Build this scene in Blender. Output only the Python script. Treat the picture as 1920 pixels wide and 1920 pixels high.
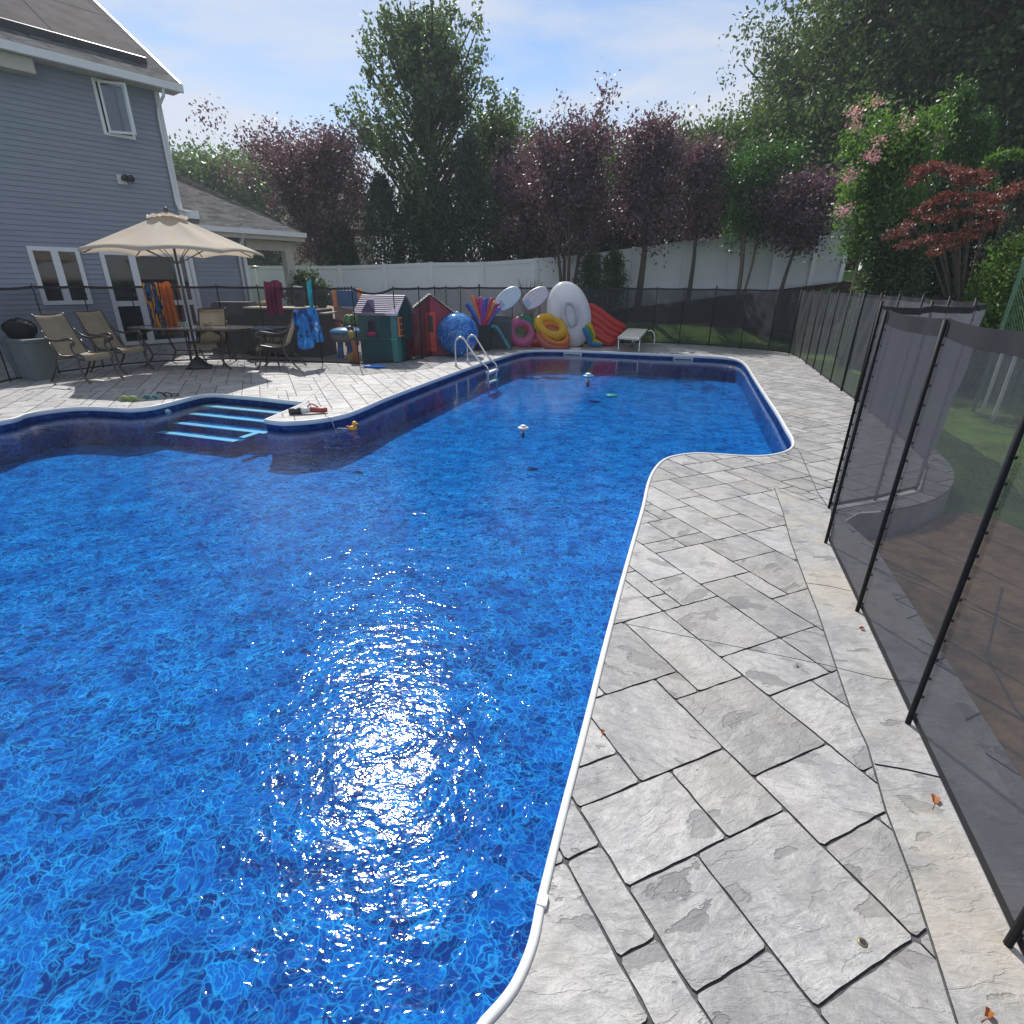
import bpy, bmesh, math, random
import numpy as np
from mathutils import Vector, Matrix, Euler
from mathutils.geometry import delaunay_2d_cdt
R = math.radians
random.seed(7); rng = np.random.default_rng(7)
scene = bpy.context.scene
COL = scene.collection
for o in list(bpy.data.objects): bpy.data.objects.remove(o)

# ------------------------------------------------------------------ camera
CAM_H, FOC, PITCH, ROLL = 1.6, 1014.0, R(23.1), R(0.5)
cam_d = bpy.data.cameras.new('camera'); cam = bpy.data.objects.new('camera', cam_d); COL.objects.link(cam)
cam_d.sensor_width = 36; cam_d.lens = FOC / 1920 * 36; cam_d.clip_start = 0.05; cam_d.clip_end = 2000
cam.matrix_world = Matrix.Translation((0, 0, CAM_H)) @ Matrix.Rotation(R(90) - PITCH, 4, 'X') @ Matrix.Rotation(ROLL, 4, 'Z')
scene.camera = cam

# ------------------------------------------------------------------ light
SUN_EL, SUN_AZ = 48.0, -17.5
scene.view_settings.view_transform = 'Standard'; scene.view_settings.look = 'None'
scene.view_settings.exposure = 0.50; scene.view_settings.gamma = 1.0
sd = bpy.data.lights.new('sun', 'SUN'); sd.energy = 3.8; sd.angle = R(0.55); sd.color = (1, 0.955, 0.89)
sun = bpy.data.objects.new('sun', sd); COL.objects.link(sun)
S = Vector((math.sin(R(SUN_AZ)) * math.cos(R(SUN_EL)), math.cos(R(SUN_AZ)) * math.cos(R(SUN_EL)), math.sin(R(SUN_EL))))
sun.rotation_euler = S.to_track_quat('Z', 'Y').to_euler(); sun.location = S * 60
w = bpy.data.worlds.new('World'); scene.world = w; w.use_nodes = True
nt = w.node_tree; nt.nodes.clear()
def wn(t, **k):
    n = nt.nodes.new(t)
    for a, b in k.items(): setattr(n, a, b)
    return n
sky = wn('ShaderNodeTexSky', sky_type='NISHITA', sun_disc=False, sun_elevation=R(SUN_EL), sun_rotation=R(SUN_AZ))
sky.air_density = 1.0; sky.dust_density = 0.1; sky.ozone_density = 3.5
tc = wn('ShaderNodeTexCoord'); mp = wn('ShaderNodeMapping'); mp.inputs['Scale'].default_value = (1.1, 0.9, 4.2); mp.inputs['Rotation'].default_value = (0.25, 0.35, 0.3)
nz = wn('ShaderNodeTexNoise'); nz.inputs['Scale'].default_value = 1.9; nz.inputs['Detail'].default_value = 7; nz.inputs['Roughness'].default_value = 0.55; nz.inputs['Distortion'].default_value = 0.5
cr = wn('ShaderNodeValToRGB'); cr.color_ramp.elements[0].position = 0.36; cr.color_ramp.elements[1].position = 0.58
cr.color_ramp.elements[0].color = (0.02, 0.02, 0.02, 1); cr.color_ramp.elements[1].color = (0.85, 0.85, 0.85, 1)
mx = wn('ShaderNodeMix', data_type='RGBA'); mx.inputs[7].default_value = (5.6, 5.8, 6.3, 1)
bg = wn('ShaderNodeBackground'); bg.inputs[1].default_value = 0.095; wo = wn('ShaderNodeOutputWorld')
L = nt.links.new
L(tc.outputs['Generated'], mp.inputs[0]); L(mp.outputs[0], nz.inputs[0]); L(nz.outputs[0], cr.inputs[0])
L(cr.outputs[0], mx.inputs[0]); L(sky.outputs[0], mx.inputs[6]); L(mx.outputs[2], bg.inputs[0]); L(bg.outputs[0], wo.inputs[0])
cy = scene.cycles
cy.max_bounces = 10; cy.transparent_max_bounces = 24; cy.diffuse_bounces = 3; cy.glossy_bounces = 4; cy.transmission_bounces = 6
cy.caustics_reflective = False; cy.caustics_refractive = False; cy.sample_clamp_indirect = 6
cy.use_denoising = True

# ------------------------------------------------------------------ unprojection: pixel of the photograph -> point of the place
def ray(u, v):
    x = (u - 960) / FOC; y = -(v - 960) / FOC
    c, s = math.cos(ROLL), math.sin(ROLL); x, y = x * c - y * s, x * s + y * c
    cp, sp = math.cos(PITCH), math.sin(PITCH)
    return Vector((x, cp + y * sp, -sp + y * cp))
def G(u, v, z=0.0):
    d = ray(u, v); return d * ((z - CAM_H) / d.z) + Vector((0, 0, CAM_H))
def W(u, v, Y):
    d = ray(u, v); return d * (Y / d.y) + Vector((0, 0, CAM_H))

# ------------------------------------------------------------------ materials
def new_mat(name):
    m = bpy.data.materials.new(name); m.use_nodes = True; t = m.node_tree; t.nodes.clear()
    out = t.nodes.new('ShaderNodeOutputMaterial'); return m, t, out
def N(t, typ, ins=None, **k):
    n = t.nodes.new(typ)
    for a, b in k.items(): setattr(n, a, b)
    if ins:
        for a, b in ins.items():
            if hasattr(b, 'is_linked') or isinstance(b, bpy.types.NodeSocket): t.links.new(b, n.inputs[a])
            else: n.inputs[a].default_value = b
    return n
def c4(c): return (c[0], c[1], c[2], 1)
def ramp(t, fac, stops):
    n = t.nodes.new('ShaderNodeValToRGB'); e = n.color_ramp.elements
    while len(e) < len(stops): e.new(0.5)
    for k, (p, c) in enumerate(stops):
        e[k].position = p; e[k].color = c4(c) if not isinstance(c, (int, float)) else (c, c, c, 1)
    t.links.new(fac, n.inputs[0]); return n.outputs[0]
def mixc(t, fac, a, b, blend='MIX'):
    n = t.nodes.new('ShaderNodeMix'); n.data_type = 'RGBA'; n.blend_type = blend
    for i, x in ((0, fac), (6, a), (7, b)):
        if isinstance(x, bpy.types.NodeSocket): t.links.new(x, n.inputs[i])
        else: n.inputs[i].default_value = c4(x) if isinstance(x, tuple) else x
    return n.outputs[2]
def mth(t, op, a, b=0.0, clamp=False):
    n = t.nodes.new('ShaderNodeMath'); n.operation = op; n.use_clamp = clamp
    for i, x in ((0, a), (1, b)):
        if isinstance(x, bpy.types.NodeSocket): t.links.new(x, n.inputs[i])
        else: n.inputs[i].default_value = x
    return n.outputs[0]
MATS = {}
def simple(name, col, rough=0.6, var=0.12, scale=8, metal=0.0, bump=0.0, spec=0.5, sheen=0, coat=0, trans=0.0):
    if name in MATS: return MATS[name]
    m, t, out = new_mat(name)
    co = N(t, 'ShaderNodeTexCoord').outputs['Object']
    nz = N(t, 'ShaderNodeTexNoise', {'Vector': co, 'Scale': scale, 'Detail': 5.0, 'Roughness': 0.6})
    lo = tuple(max(0, x * (1 - var)) for x in col); hi = tuple(min(1, x * (1 + var)) for x in col)
    c = ramp(t, nz.outputs[0], [(0.3, lo), (0.7, hi)])
    p = N(t, 'ShaderNodeBsdfPrincipled', {'Base Color': c, 'Roughness': rough, 'Metallic': metal, 'Specular IOR Level': spec, 'Coat Weight': coat})
    if bump:
        b = N(t, 'ShaderNodeBump', {'Height': nz.outputs[0], 'Strength': 1.0, 'Distance': bump}); t.links.new(b.outputs[0], p.inputs['Normal'])
    sh = p.outputs[0]
    if trans:
        tr = N(t, 'ShaderNodeBsdfTranslucent', {'Color': c}); mxs = N(t, 'ShaderNodeMixShader', {0: trans, 1: sh, 2: tr.outputs[0]}); sh = mxs.outputs[0]
    t.links.new(sh, out.inputs[0]); MATS[name] = m; return m

def foliage(name, a, b, trans=0.35, rough=0.45, spec=0.4):
    m, t, out = new_mat(name)
    rnd = N(t, 'ShaderNodeNewGeometry').outputs['Random Per Island']
    co = N(t, 'ShaderNodeTexCoord').outputs['Object']
    nz = N(t, 'ShaderNodeTexNoise', {'Vector': co, 'Scale': 1.3, 'Detail': 2.0})
    f = mth(t, 'ADD', mth(t, 'MULTIPLY', rnd, 0.6), mth(t, 'MULTIPLY', nz.outputs[0], 0.45), True)
    c = ramp(t, f, [(0.15, a), (0.85, b)])
    p = N(t, 'ShaderNodeBsdfPrincipled', {'Base Color': c, 'Roughness': rough, 'Specular IOR Level': spec})
    ct = mixc(t, 1.0, c, (1.5, 1.7, 0.9) if a[1] > a[0] else (1.5, 0.95, 1.0), 'MULTIPLY')
    tr = N(t, 'ShaderNodeBsdfTranslucent', {'Color': ct})
    ms = N(t, 'ShaderNodeMixShader', {0: trans, 1: p.outputs[0], 2: tr.outputs[0]})
    t.links.new(ms.outputs[0], out.inputs[0]); MATS[name] = m; return m
F_maple = foliage('leaf_maple', (0.045, 0.080, 0.034), (0.125, 0.175, 0.080))
F_oak = foliage('leaf_oak', (0.038, 0.068, 0.030), (0.115, 0.155, 0.070), 0.3, 0.5, 0.3)
F_far = foliage('leaf_far', (0.05, 0.09, 0.022), (0.12, 0.18, 0.055), 0.35)
F_plum = foliage('leaf_plum', (0.080, 0.046, 0.062), (0.20, 0.14, 0.165), 0.28, 0.5, 0.35)
F_arb = foliage('leaf_arborvitae', (0.022, 0.042, 0.028), (0.055, 0.085, 0.052), 0.15)
F_cedar = foliage('leaf_cedar', (0.028, 0.085, 0.018), (0.07, 0.15, 0.035), 0.3)
F_myrtle = foliage('leaf_myrtle', (0.055, 0.12, 0.022), (0.14, 0.23, 0.06), 0.4)
F_lime = foliage('leaf_lime', (0.07, 0.14, 0.03), (0.16, 0.25, 0.07), 0.4)
F_jmap = foliage('leaf_japanese_maple', (0.085, 0.035, 0.035), (0.27, 0.10, 0.065), 0.25)
F_pink = foliage('petal_pink', (0.5, 0.30, 0.30), (0.68, 0.46, 0.46), 0.3)
F_shrub = foliage('leaf_shrub', (0.03, 0.06, 0.022), (0.075, 0.11, 0.045), 0.3)
F_dry = foliage('leaf_fallen', (0.26, 0.09, 0.03), (0.42, 0.17, 0.05), 0.3)
M_bark = simple('bark', (0.095, 0.075, 0.06), 0.9, 0.35, 14, bump=0.01)
M_bark_pale = simple('bark_pale', (0.22, 0.17, 0.13), 0.85, 0.3, 14, bump=0.006)

def mat_stone(name, warm=0.0, use_tile=True):
    m, t, out = new_mat(name)
    geo = N(t, 'ShaderNodeNewGeometry'); pos = geo.outputs['Position']
    if use_tile:
        at = N(t, 'ShaderNodeAttribute', attribute_name='tile'); rnd = at.outputs['Fac']
        off = N(t, 'ShaderNodeCombineXYZ', {0: mth(t, 'MULTIPLY', rnd, 37.0), 1: mth(t, 'MULTIPLY', rnd, 91.0), 2: mth(t, 'MULTIPLY', rnd, 13.0)}).outputs[0]
        vec = N(t, 'ShaderNodeVectorMath', {0: pos, 1: off}, operation='ADD').outputs[0]
        vec = N(t, 'ShaderNodeVectorRotate', {'Vector': vec, 'Angle': mth(t, 'MULTIPLY', mth(t, 'SINE', mth(t, 'MULTIPLY', rnd, 50.0)), 0.6)}, rotation_type='Z_AXIS').outputs[0]
    else:
        vec = pos; rnd = None
    fl = N(t, 'ShaderNodeMapping', {'Vector': vec, 'Rotation': (0, 0, 0.5), 'Scale': (1.0, 2.3, 1.0)}).outputs[0]   # slate cleft runs one way
    plate = N(t, 'ShaderNodeTexNoise', {'Vector': fl, 'Scale': 3.6, 'Detail': 7.0, 'Roughness': 0.52, 'Distortion': 0.25}).outputs[0]
    rag = mth(t, 'ADD', plate, mth(t, 'MULTIPLY', mth(t, 'SUBTRACT', N(t, 'ShaderNodeTexNoise', {'Vector': fl, 'Scale': 26.0, 'Detail': 5.0, 'Roughness': 0.7}).outputs[0], 0.5), 0.10))
    pm = ramp(t, rag, [(0.390, 0.0), (0.402, 1.0)])                    # ledges where a flake has come off
    pm2 = ramp(t, plate, [(0.560, 0.0), (0.568, 1.0)])
    cleft = N(t, 'ShaderNodeTexNoise', {'Vector': fl, 'Scale': 15.0, 'Detail': 8.0, 'Roughness': 0.66, 'Distortion': 0.8}).outputs[0]
    fine = N(t, 'ShaderNodeTexNoise', {'Vector': vec, 'Scale': 130.0, 'Detail': 4.0, 'Roughness': 0.75}).outputs[0]
    cloud = N(t, 'ShaderNodeTexNoise', {'Vector': pos, 'Scale': 1.7, 'Detail': 4.0, 'Roughness': 0.6}).outputs[0]
    dirt = N(t, 'ShaderNodeTexNoise', {'Vector': pos, 'Scale': 9.0, 'Detail': 6.0, 'Roughness': 0.7}).outputs[0]
    base = mixc(t, pm, (0.20, 0.203, 0.214), (0.45, 0.45, 0.452))
    base = mixc(t, mth(t, 'MULTIPLY', pm2, 0.35), base, (0.47, 0.465, 0.46))
    shade = N(t, 'ShaderNodeTexNoise', {'Vector': vec, 'Scale': 5.5, 'Detail': 9.0, 'Roughness': 0.72, 'Distortion': 0.6}).outputs[0]
    base = mixc(t, ramp(t, shade, [(0.41, 0.8), (0.56, 0.0)]), base, (0.255, 0.258, 0.268))
    base = mixc(t, ramp(t, cleft, [(0.36, 0.62), (0.56, 0.0)]), base, (0.235, 0.235, 0.245))
    base = mixc(t, ramp(t, fine, [(0.42, 0.35), (0.58, 0.0)]), base, (0.2, 0.2, 0.205))
    base = mixc(t, ramp(t, dirt, [(0.55, 0.0), (0.72, 0.4)]), base, (0.30, 0.285, 0.26))
    base = mixc(t, ramp(t, cloud, [(0.42, 0.0), (0.68, 0.30 + warm)]), base, (0.46, 0.41, 0.34))
    if rnd is not None:
        v = mth(t, 'ADD', 0.84, mth(t, 'MULTIPLY', rnd, 0.28)); vv = N(t, 'ShaderNodeCombineXYZ', {0: v, 1: v, 2: v}).outputs[0]
        base = mixc(t, 1.0, base, vv, 'MULTIPLY')
    h = mth(t, 'ADD', mth(t, 'ADD', mth(t, 'MULTIPLY', pm, 0.0022), mth(t, 'MULTIPLY', pm2, 0.0012)),
            mth(t, 'ADD', mth(t, 'MULTIPLY', cleft, 0.0060), mth(t, 'MULTIPLY', fine, 0.0009)))
    b = N(t, 'ShaderNodeBump', {'Height': h, 'Strength': 1.0, 'Distance': 1.0})
    ro = ramp(t, cleft, [(0.35, 0.62), (0.65, 0.42)])
    p = N(t, 'ShaderNodeBsdfPrincipled', {'Base Color': base, 'Roughness': ro, 'Specular IOR Level': 0.5, 'Normal': b.outputs[0]})
    t.links.new(p.outputs[0], out.inputs[0]); return m
M_tile = mat_stone('stamped_concrete'); M_border = mat_stone('stamped_concrete_border', 0.42, False)
M_groove = simple('joint_grey', (0.085, 0.085, 0.09), 0.9, 0.45, 60, bump=0.004)

def mat_water():
    m, t, out = new_mat('pool_water')
    pos = N(t, 'ShaderNodeNewGeometry').outputs['Position']
    a = N(t, 'ShaderNodeMapping', {'Vector': pos, 'Rotation': (0, 0, 0.35), 'Scale': (1.0, 1.5, 1.0)}).outputs[0]
    n0 = N(t, 'ShaderNodeTexNoise', {'Vector': a, 'Scale': 1.6, 'Detail': 1.0, 'Roughness': 0.5, 'Distortion': 0.6}).outputs[0]
    n1 = N(t, 'ShaderNodeTexNoise', {'Vector': a, 'Scale': 7.0, 'Detail': 1.5, 'Roughness': 0.5, 'Distortion': 1.0}).outputs[0]
    n2 = N(t, 'ShaderNodeTexNoise', {'Vector': a, 'Scale': 24.0, 'Detail': 1.5, 'Roughness': 0.55, 'Distortion': 1.2}).outputs[0]
    h = mth(t, 'ADD', mth(t, 'ADD', mth(t, 'MULTIPLY', n0, 0.010), mth(t, 'MULTIPLY', n1, 0.0060)), mth(t, 'MULTIPLY', n2, 0.0024))
    yy = N(t, 'ShaderNodeSeparateXYZ', {0: pos}).outputs[1]
    calm = N(t, 'ShaderNodeMapRange', {0: yy, 1: 2.5, 2: 8.0, 3: 1.0, 4: 0.22}).outputs[0]
    h = mth(t, 'MULTIPLY', h, calm)
    b = N(t, 'ShaderNodeBump', {'Height': h, 'Strength': 1.0, 'Distance': 1.0})
    gl = N(t, 'ShaderNodeBsdfGlossy', {'Color': (1, 1, 1, 1), 'Roughness': 0.085, 'Normal': b.outputs[0]})
    tr = N(t, 'ShaderNodeBsdfTransparent', {'Color': (0.72, 0.91, 0.99, 1)})
    fr = N(t, 'ShaderNodeFresnel', {'IOR': 1.33, 'Normal': b.outputs[0]})
    ms = N(t, 'ShaderNodeMixShader', {0: fr.outputs[0], 1: tr.outputs[0], 2: gl.outputs[0]})
    t.links.new(ms.outputs[0], out.inputs[0]); return m
M_water = mat_water()

def mat_liner():
    m, t, out = new_mat('pool_liner')
    pos = N(t, 'ShaderNodeNewGeometry').outputs['Position']
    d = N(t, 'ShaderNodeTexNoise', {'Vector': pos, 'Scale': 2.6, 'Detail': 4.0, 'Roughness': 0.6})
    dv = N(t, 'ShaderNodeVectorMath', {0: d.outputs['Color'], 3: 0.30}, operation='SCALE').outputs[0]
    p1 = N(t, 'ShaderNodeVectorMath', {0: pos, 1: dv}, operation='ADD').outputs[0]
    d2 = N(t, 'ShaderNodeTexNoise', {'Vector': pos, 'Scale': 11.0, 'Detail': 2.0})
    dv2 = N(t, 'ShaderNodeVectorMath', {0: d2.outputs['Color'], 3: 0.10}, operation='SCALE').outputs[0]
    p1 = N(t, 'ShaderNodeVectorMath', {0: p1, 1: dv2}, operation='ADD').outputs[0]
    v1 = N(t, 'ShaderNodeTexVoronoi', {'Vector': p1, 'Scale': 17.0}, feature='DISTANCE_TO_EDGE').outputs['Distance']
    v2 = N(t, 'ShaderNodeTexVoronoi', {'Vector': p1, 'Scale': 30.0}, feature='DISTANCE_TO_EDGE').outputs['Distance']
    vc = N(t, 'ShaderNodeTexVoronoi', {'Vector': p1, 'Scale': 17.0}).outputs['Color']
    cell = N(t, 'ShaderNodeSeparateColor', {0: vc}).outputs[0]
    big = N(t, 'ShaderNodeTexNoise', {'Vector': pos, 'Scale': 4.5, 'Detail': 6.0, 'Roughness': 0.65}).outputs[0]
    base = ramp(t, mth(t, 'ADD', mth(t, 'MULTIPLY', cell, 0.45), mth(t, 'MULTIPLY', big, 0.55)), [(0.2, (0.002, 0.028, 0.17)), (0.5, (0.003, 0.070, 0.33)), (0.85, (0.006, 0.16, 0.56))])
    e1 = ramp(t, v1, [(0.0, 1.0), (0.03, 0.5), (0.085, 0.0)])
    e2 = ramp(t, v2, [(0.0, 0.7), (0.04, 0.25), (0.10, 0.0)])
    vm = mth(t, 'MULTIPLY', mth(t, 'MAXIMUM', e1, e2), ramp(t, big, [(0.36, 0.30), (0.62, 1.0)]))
    base = mixc(t, mth(t, 'MULTIPLY', vm, 0.8), base, (0.04, 0.52, 0.95))  # cyan veins: liner print plus water caustics painted into the colour
    z = N(t, 'ShaderNodeSeparateXYZ', {0: pos}).outputs[2]
    band = ramp(t, mth(t, 'ADD', z, 1.0), [(0.82, 0.0), (0.825, 1.0)])         # printed tile band under the coping
    br = N(t, 'ShaderNodeTexVoronoi', {'Vector': pos, 'Scale': 16.0}, distance='CHEBYCHEV').outputs['Color']
    bc = mixc(t, N(t, 'ShaderNodeSeparateColor', {0: br}).outputs[1], (0.006, 0.030, 0.13), (0.02, 0.085, 0.24))
    base = mixc(t, band, base, bc)
    p = N(t, 'ShaderNodeBsdfPrincipled', {'Base Color': base, 'Roughness': 0.8, 'Specular IOR Level': 0.0})
    t.links.new(p.outputs[0], out.inputs[0]); return m
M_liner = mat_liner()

def mat_mesh(name='fence_mesh', op=0.68, col=(0.050, 0.051, 0.062)):
    m, t, out = new_mat(name)
    pos = N(t, 'ShaderNodeNewGeometry').outputs['Position']
    n = N(t, 'ShaderNodeTexNoise', {'Vector': N(t, 'ShaderNodeMapping', {'Vector': pos, 'Scale': (3, 3, 0.5)}).outputs[0], 'Scale': 1.6, 'Detail': 3.0}).outputs[0]
    f = mth(t, 'ADD', op - 0.06, mth(t, 'MULTIPLY', n, 0.12))
    df = N(t, 'ShaderNodeBsdfDiffuse', {'Color': c4(col)}); tl = N(t, 'ShaderNodeBsdfTranslucent', {'Color': c4(tuple(x * 1.5 for x in col))})
    a = N(t, 'ShaderNodeAddShader', {0: df.outputs[0], 1: tl.outputs[0]})
    tr = N(t, 'ShaderNodeBsdfTransparent')
    ms = N(t, 'ShaderNodeMixShader', {0: f, 1: tr.outputs[0], 2: a.outputs[0]})
    t.links.new(ms.outputs[0], out.inputs[0]); return m
M_mesh = mat_mesh(); M_mesh_far = mat_mesh('fence_mesh_far', 0.74, (0.030, 0.031, 0.037)); M_mesh_house = mat_mesh('fence_mesh_house', 0.42, (0.014, 0.015, 0.019)); M_mesh_side = mat_mesh('fence_mesh_side', 0.66, (0.075, 0.075, 0.085)); M_hem = simple('fence_hem', (0.022, 0.022, 0.028), 0.7, 0.2, 20, trans=0.2)  # same fabric; side run's sunlight is put into a paler mesh colour
M_post = simple('fence_post', (0.016, 0.017, 0.022), 0.6, 0.15, 20, spec=0.2)

def mat_siding():
    m, t, out = new_mat('vinyl_siding')
    pos = N(t, 'ShaderNodeNewGeometry').outputs['Position']
    n = N(t, 'ShaderNodeTexNoise', {'Vector': N(t, 'ShaderNodeMapping', {'Vector': pos, 'Scale': (1, 1, 8)}).outputs[0], 'Scale': 1.2, 'Detail': 5.0}).outputs[0]
    g = N(t, 'ShaderNodeTexNoise', {'Vector': N(t, 'ShaderNodeMapping', {'Vector': pos, 'Scale': (4, 4, 60)}).outputs[0], 'Scale': 5.0, 'Detail': 4.0}).outputs[0]
    c = ramp(t, n, [(0.3, (0.235, 0.265, 0.33)), (0.7, (0.27, 0.30, 0.37))])
    b = N(t, 'ShaderNodeBump', {'Height': g, 'Strength': 0.4, 'Distance': 0.002})
    p = N(t, 'ShaderNodeBsdfPrincipled', {'Base Color': c, 'Roughness': 0.55, 'Normal': b.outputs[0]})
    t.links.new(p.outputs[0], out.inputs[0]); return m
M_siding = mat_siding()
def mat_shingle(name, a, b_, sc=1.0):
    m, t, out = new_mat(name)
    co = N(t, 'ShaderNodeTexCoord').outputs['Object']
    pos = N(t, 'ShaderNodeNewGeometry').outputs['Position']
    sp = N(t, 'ShaderNodeSeparateXYZ', {0: pos})
    zz = mth(t, 'FRACT', mth(t, 'MULTIPLY', sp.outputs[2], 14.0 * sc))
    v = N(t, 'ShaderNodeTexVoronoi', {'Vector': N(t, 'ShaderNodeMapping', {'Vector': pos, 'Scale': (1, 1, 3)}).outputs[0], 'Scale': 5.0 * sc}, distance='CHEBYCHEV').outputs['Color']
    n = N(t, 'ShaderNodeTexNoise', {'Vector': pos, 'Scale': 60.0, 'Detail': 4.0}).outputs[0]
    f = mth(t, 'ADD', mth(t, 'MULTIPLY', N(t, 'ShaderNodeSeparateColor', {0: v}).outputs[0], 0.5), mth(t, 'MULTIPLY', n, 0.5))
    c = ramp(t, f, [(0.25, a), (0.8, b_)])
    bp = N(t, 'ShaderNodeBump', {'Height': mth(t, 'ADD', zz, n), 'Strength': 0.8, 'Distance': 0.012})
    p = N(t, 'ShaderNodeBsdfPrincipled', {'Base Color': c, 'Roughness': 0.95, 'Specular IOR Level': 0.1, 'Normal': bp.outputs[0]})
    t.links.new(p.outputs[0], out.inputs[0]); return m
M_shingle = mat_shingle('roof_shingle', (0.07, 0.07, 0.075), (0.17, 0.168, 0.168))
M_white = simple('white_trim', (0.72, 0.73, 0.76), 0.45, 0.05, 5)
M_soffit = simple('cream_soffit', (0.50, 0.47, 0.42), 0.6, 0.07, 3)
M_glass = simple('window_glass', (0.012, 0.016, 0.020), 0.04, 0.3, 1.2, spec=0.8)
M_blind = simple('window_blind', (0.10, 0.10, 0.09), 0.4, 0.2, 3)
M_vinyl = simple('vinyl_fence', (0.74, 0.76, 0.78), 0.42, 0.06, 1.2)
M_solar = simple('solar_cells', (0.11, 0.10, 0.10), 0.9, 0.25, 2.5, spec=0.05)
M_dark = simple('dark_metal', (0.03, 0.03, 0.035), 0.45, 0.2, 20)

def mat_ground(name, stops, sc, bump, detail=8, rough=0.95):
    m, t, out = new_mat(name)
    pos = N(t, 'ShaderNodeNewGeometry').outputs['Position']
    n = N(t, 'ShaderNodeTexNoise', {'Vector': pos, 'Scale': sc, 'Detail': float(detail), 'Roughness': 0.7}).outputs[0]
    n2 = N(t, 'ShaderNodeTexNoise', {'Vector': pos, 'Scale': sc * 0.06, 'Detail': 4.0}).outputs[0]
    c = ramp(t, mth(t, 'ADD', mth(t, 'MULTIPLY', n, 0.65), mth(t, 'MULTIPLY', n2, 0.35)), stops)
    b = N(t, 'ShaderNodeBump', {'Height': n, 'Strength': 1.0, 'Distance': bump})
    p = N(t, 'ShaderNodeBsdfPrincipled', {'Base Color': c, 'Roughness': rough, 'Specular IOR Level': 0.25, 'Normal': b.outputs[0]})
    t.links.new(p.outputs[0], out.inputs[0]); MATS[name] = m; return m
M_grass = mat_ground('grass', [(0.42, (0.05, 0.11, 0.02)), (0.58, (0.15, 0.27, 0.05))], 34, 0.03)
M_mulch = mat_ground('mulch', [(0.35, (0.02, 0.014, 0.011)), (0.65, (0.07, 0.05, 0.038))], 40, 0.03)
M_brown = mat_ground('brown_concrete', [(0.40, (0.13, 0.088, 0.05)), (0.60, (0.36, 0.24, 0.13))], 9, 0.01, 9, 0.8)
M_gravel = mat_ground('gravel', [(0.35, (0.12, 0.11, 0.10)), (0.6, (0.5, 0.46, 0.42))], 55, 0.03)
M_slab = mat_ground('slab_grey', [(0.4, (0.20, 0.195, 0.20)), (0.6, (0.30, 0.29, 0.28))], 8, 0.004)

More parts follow.
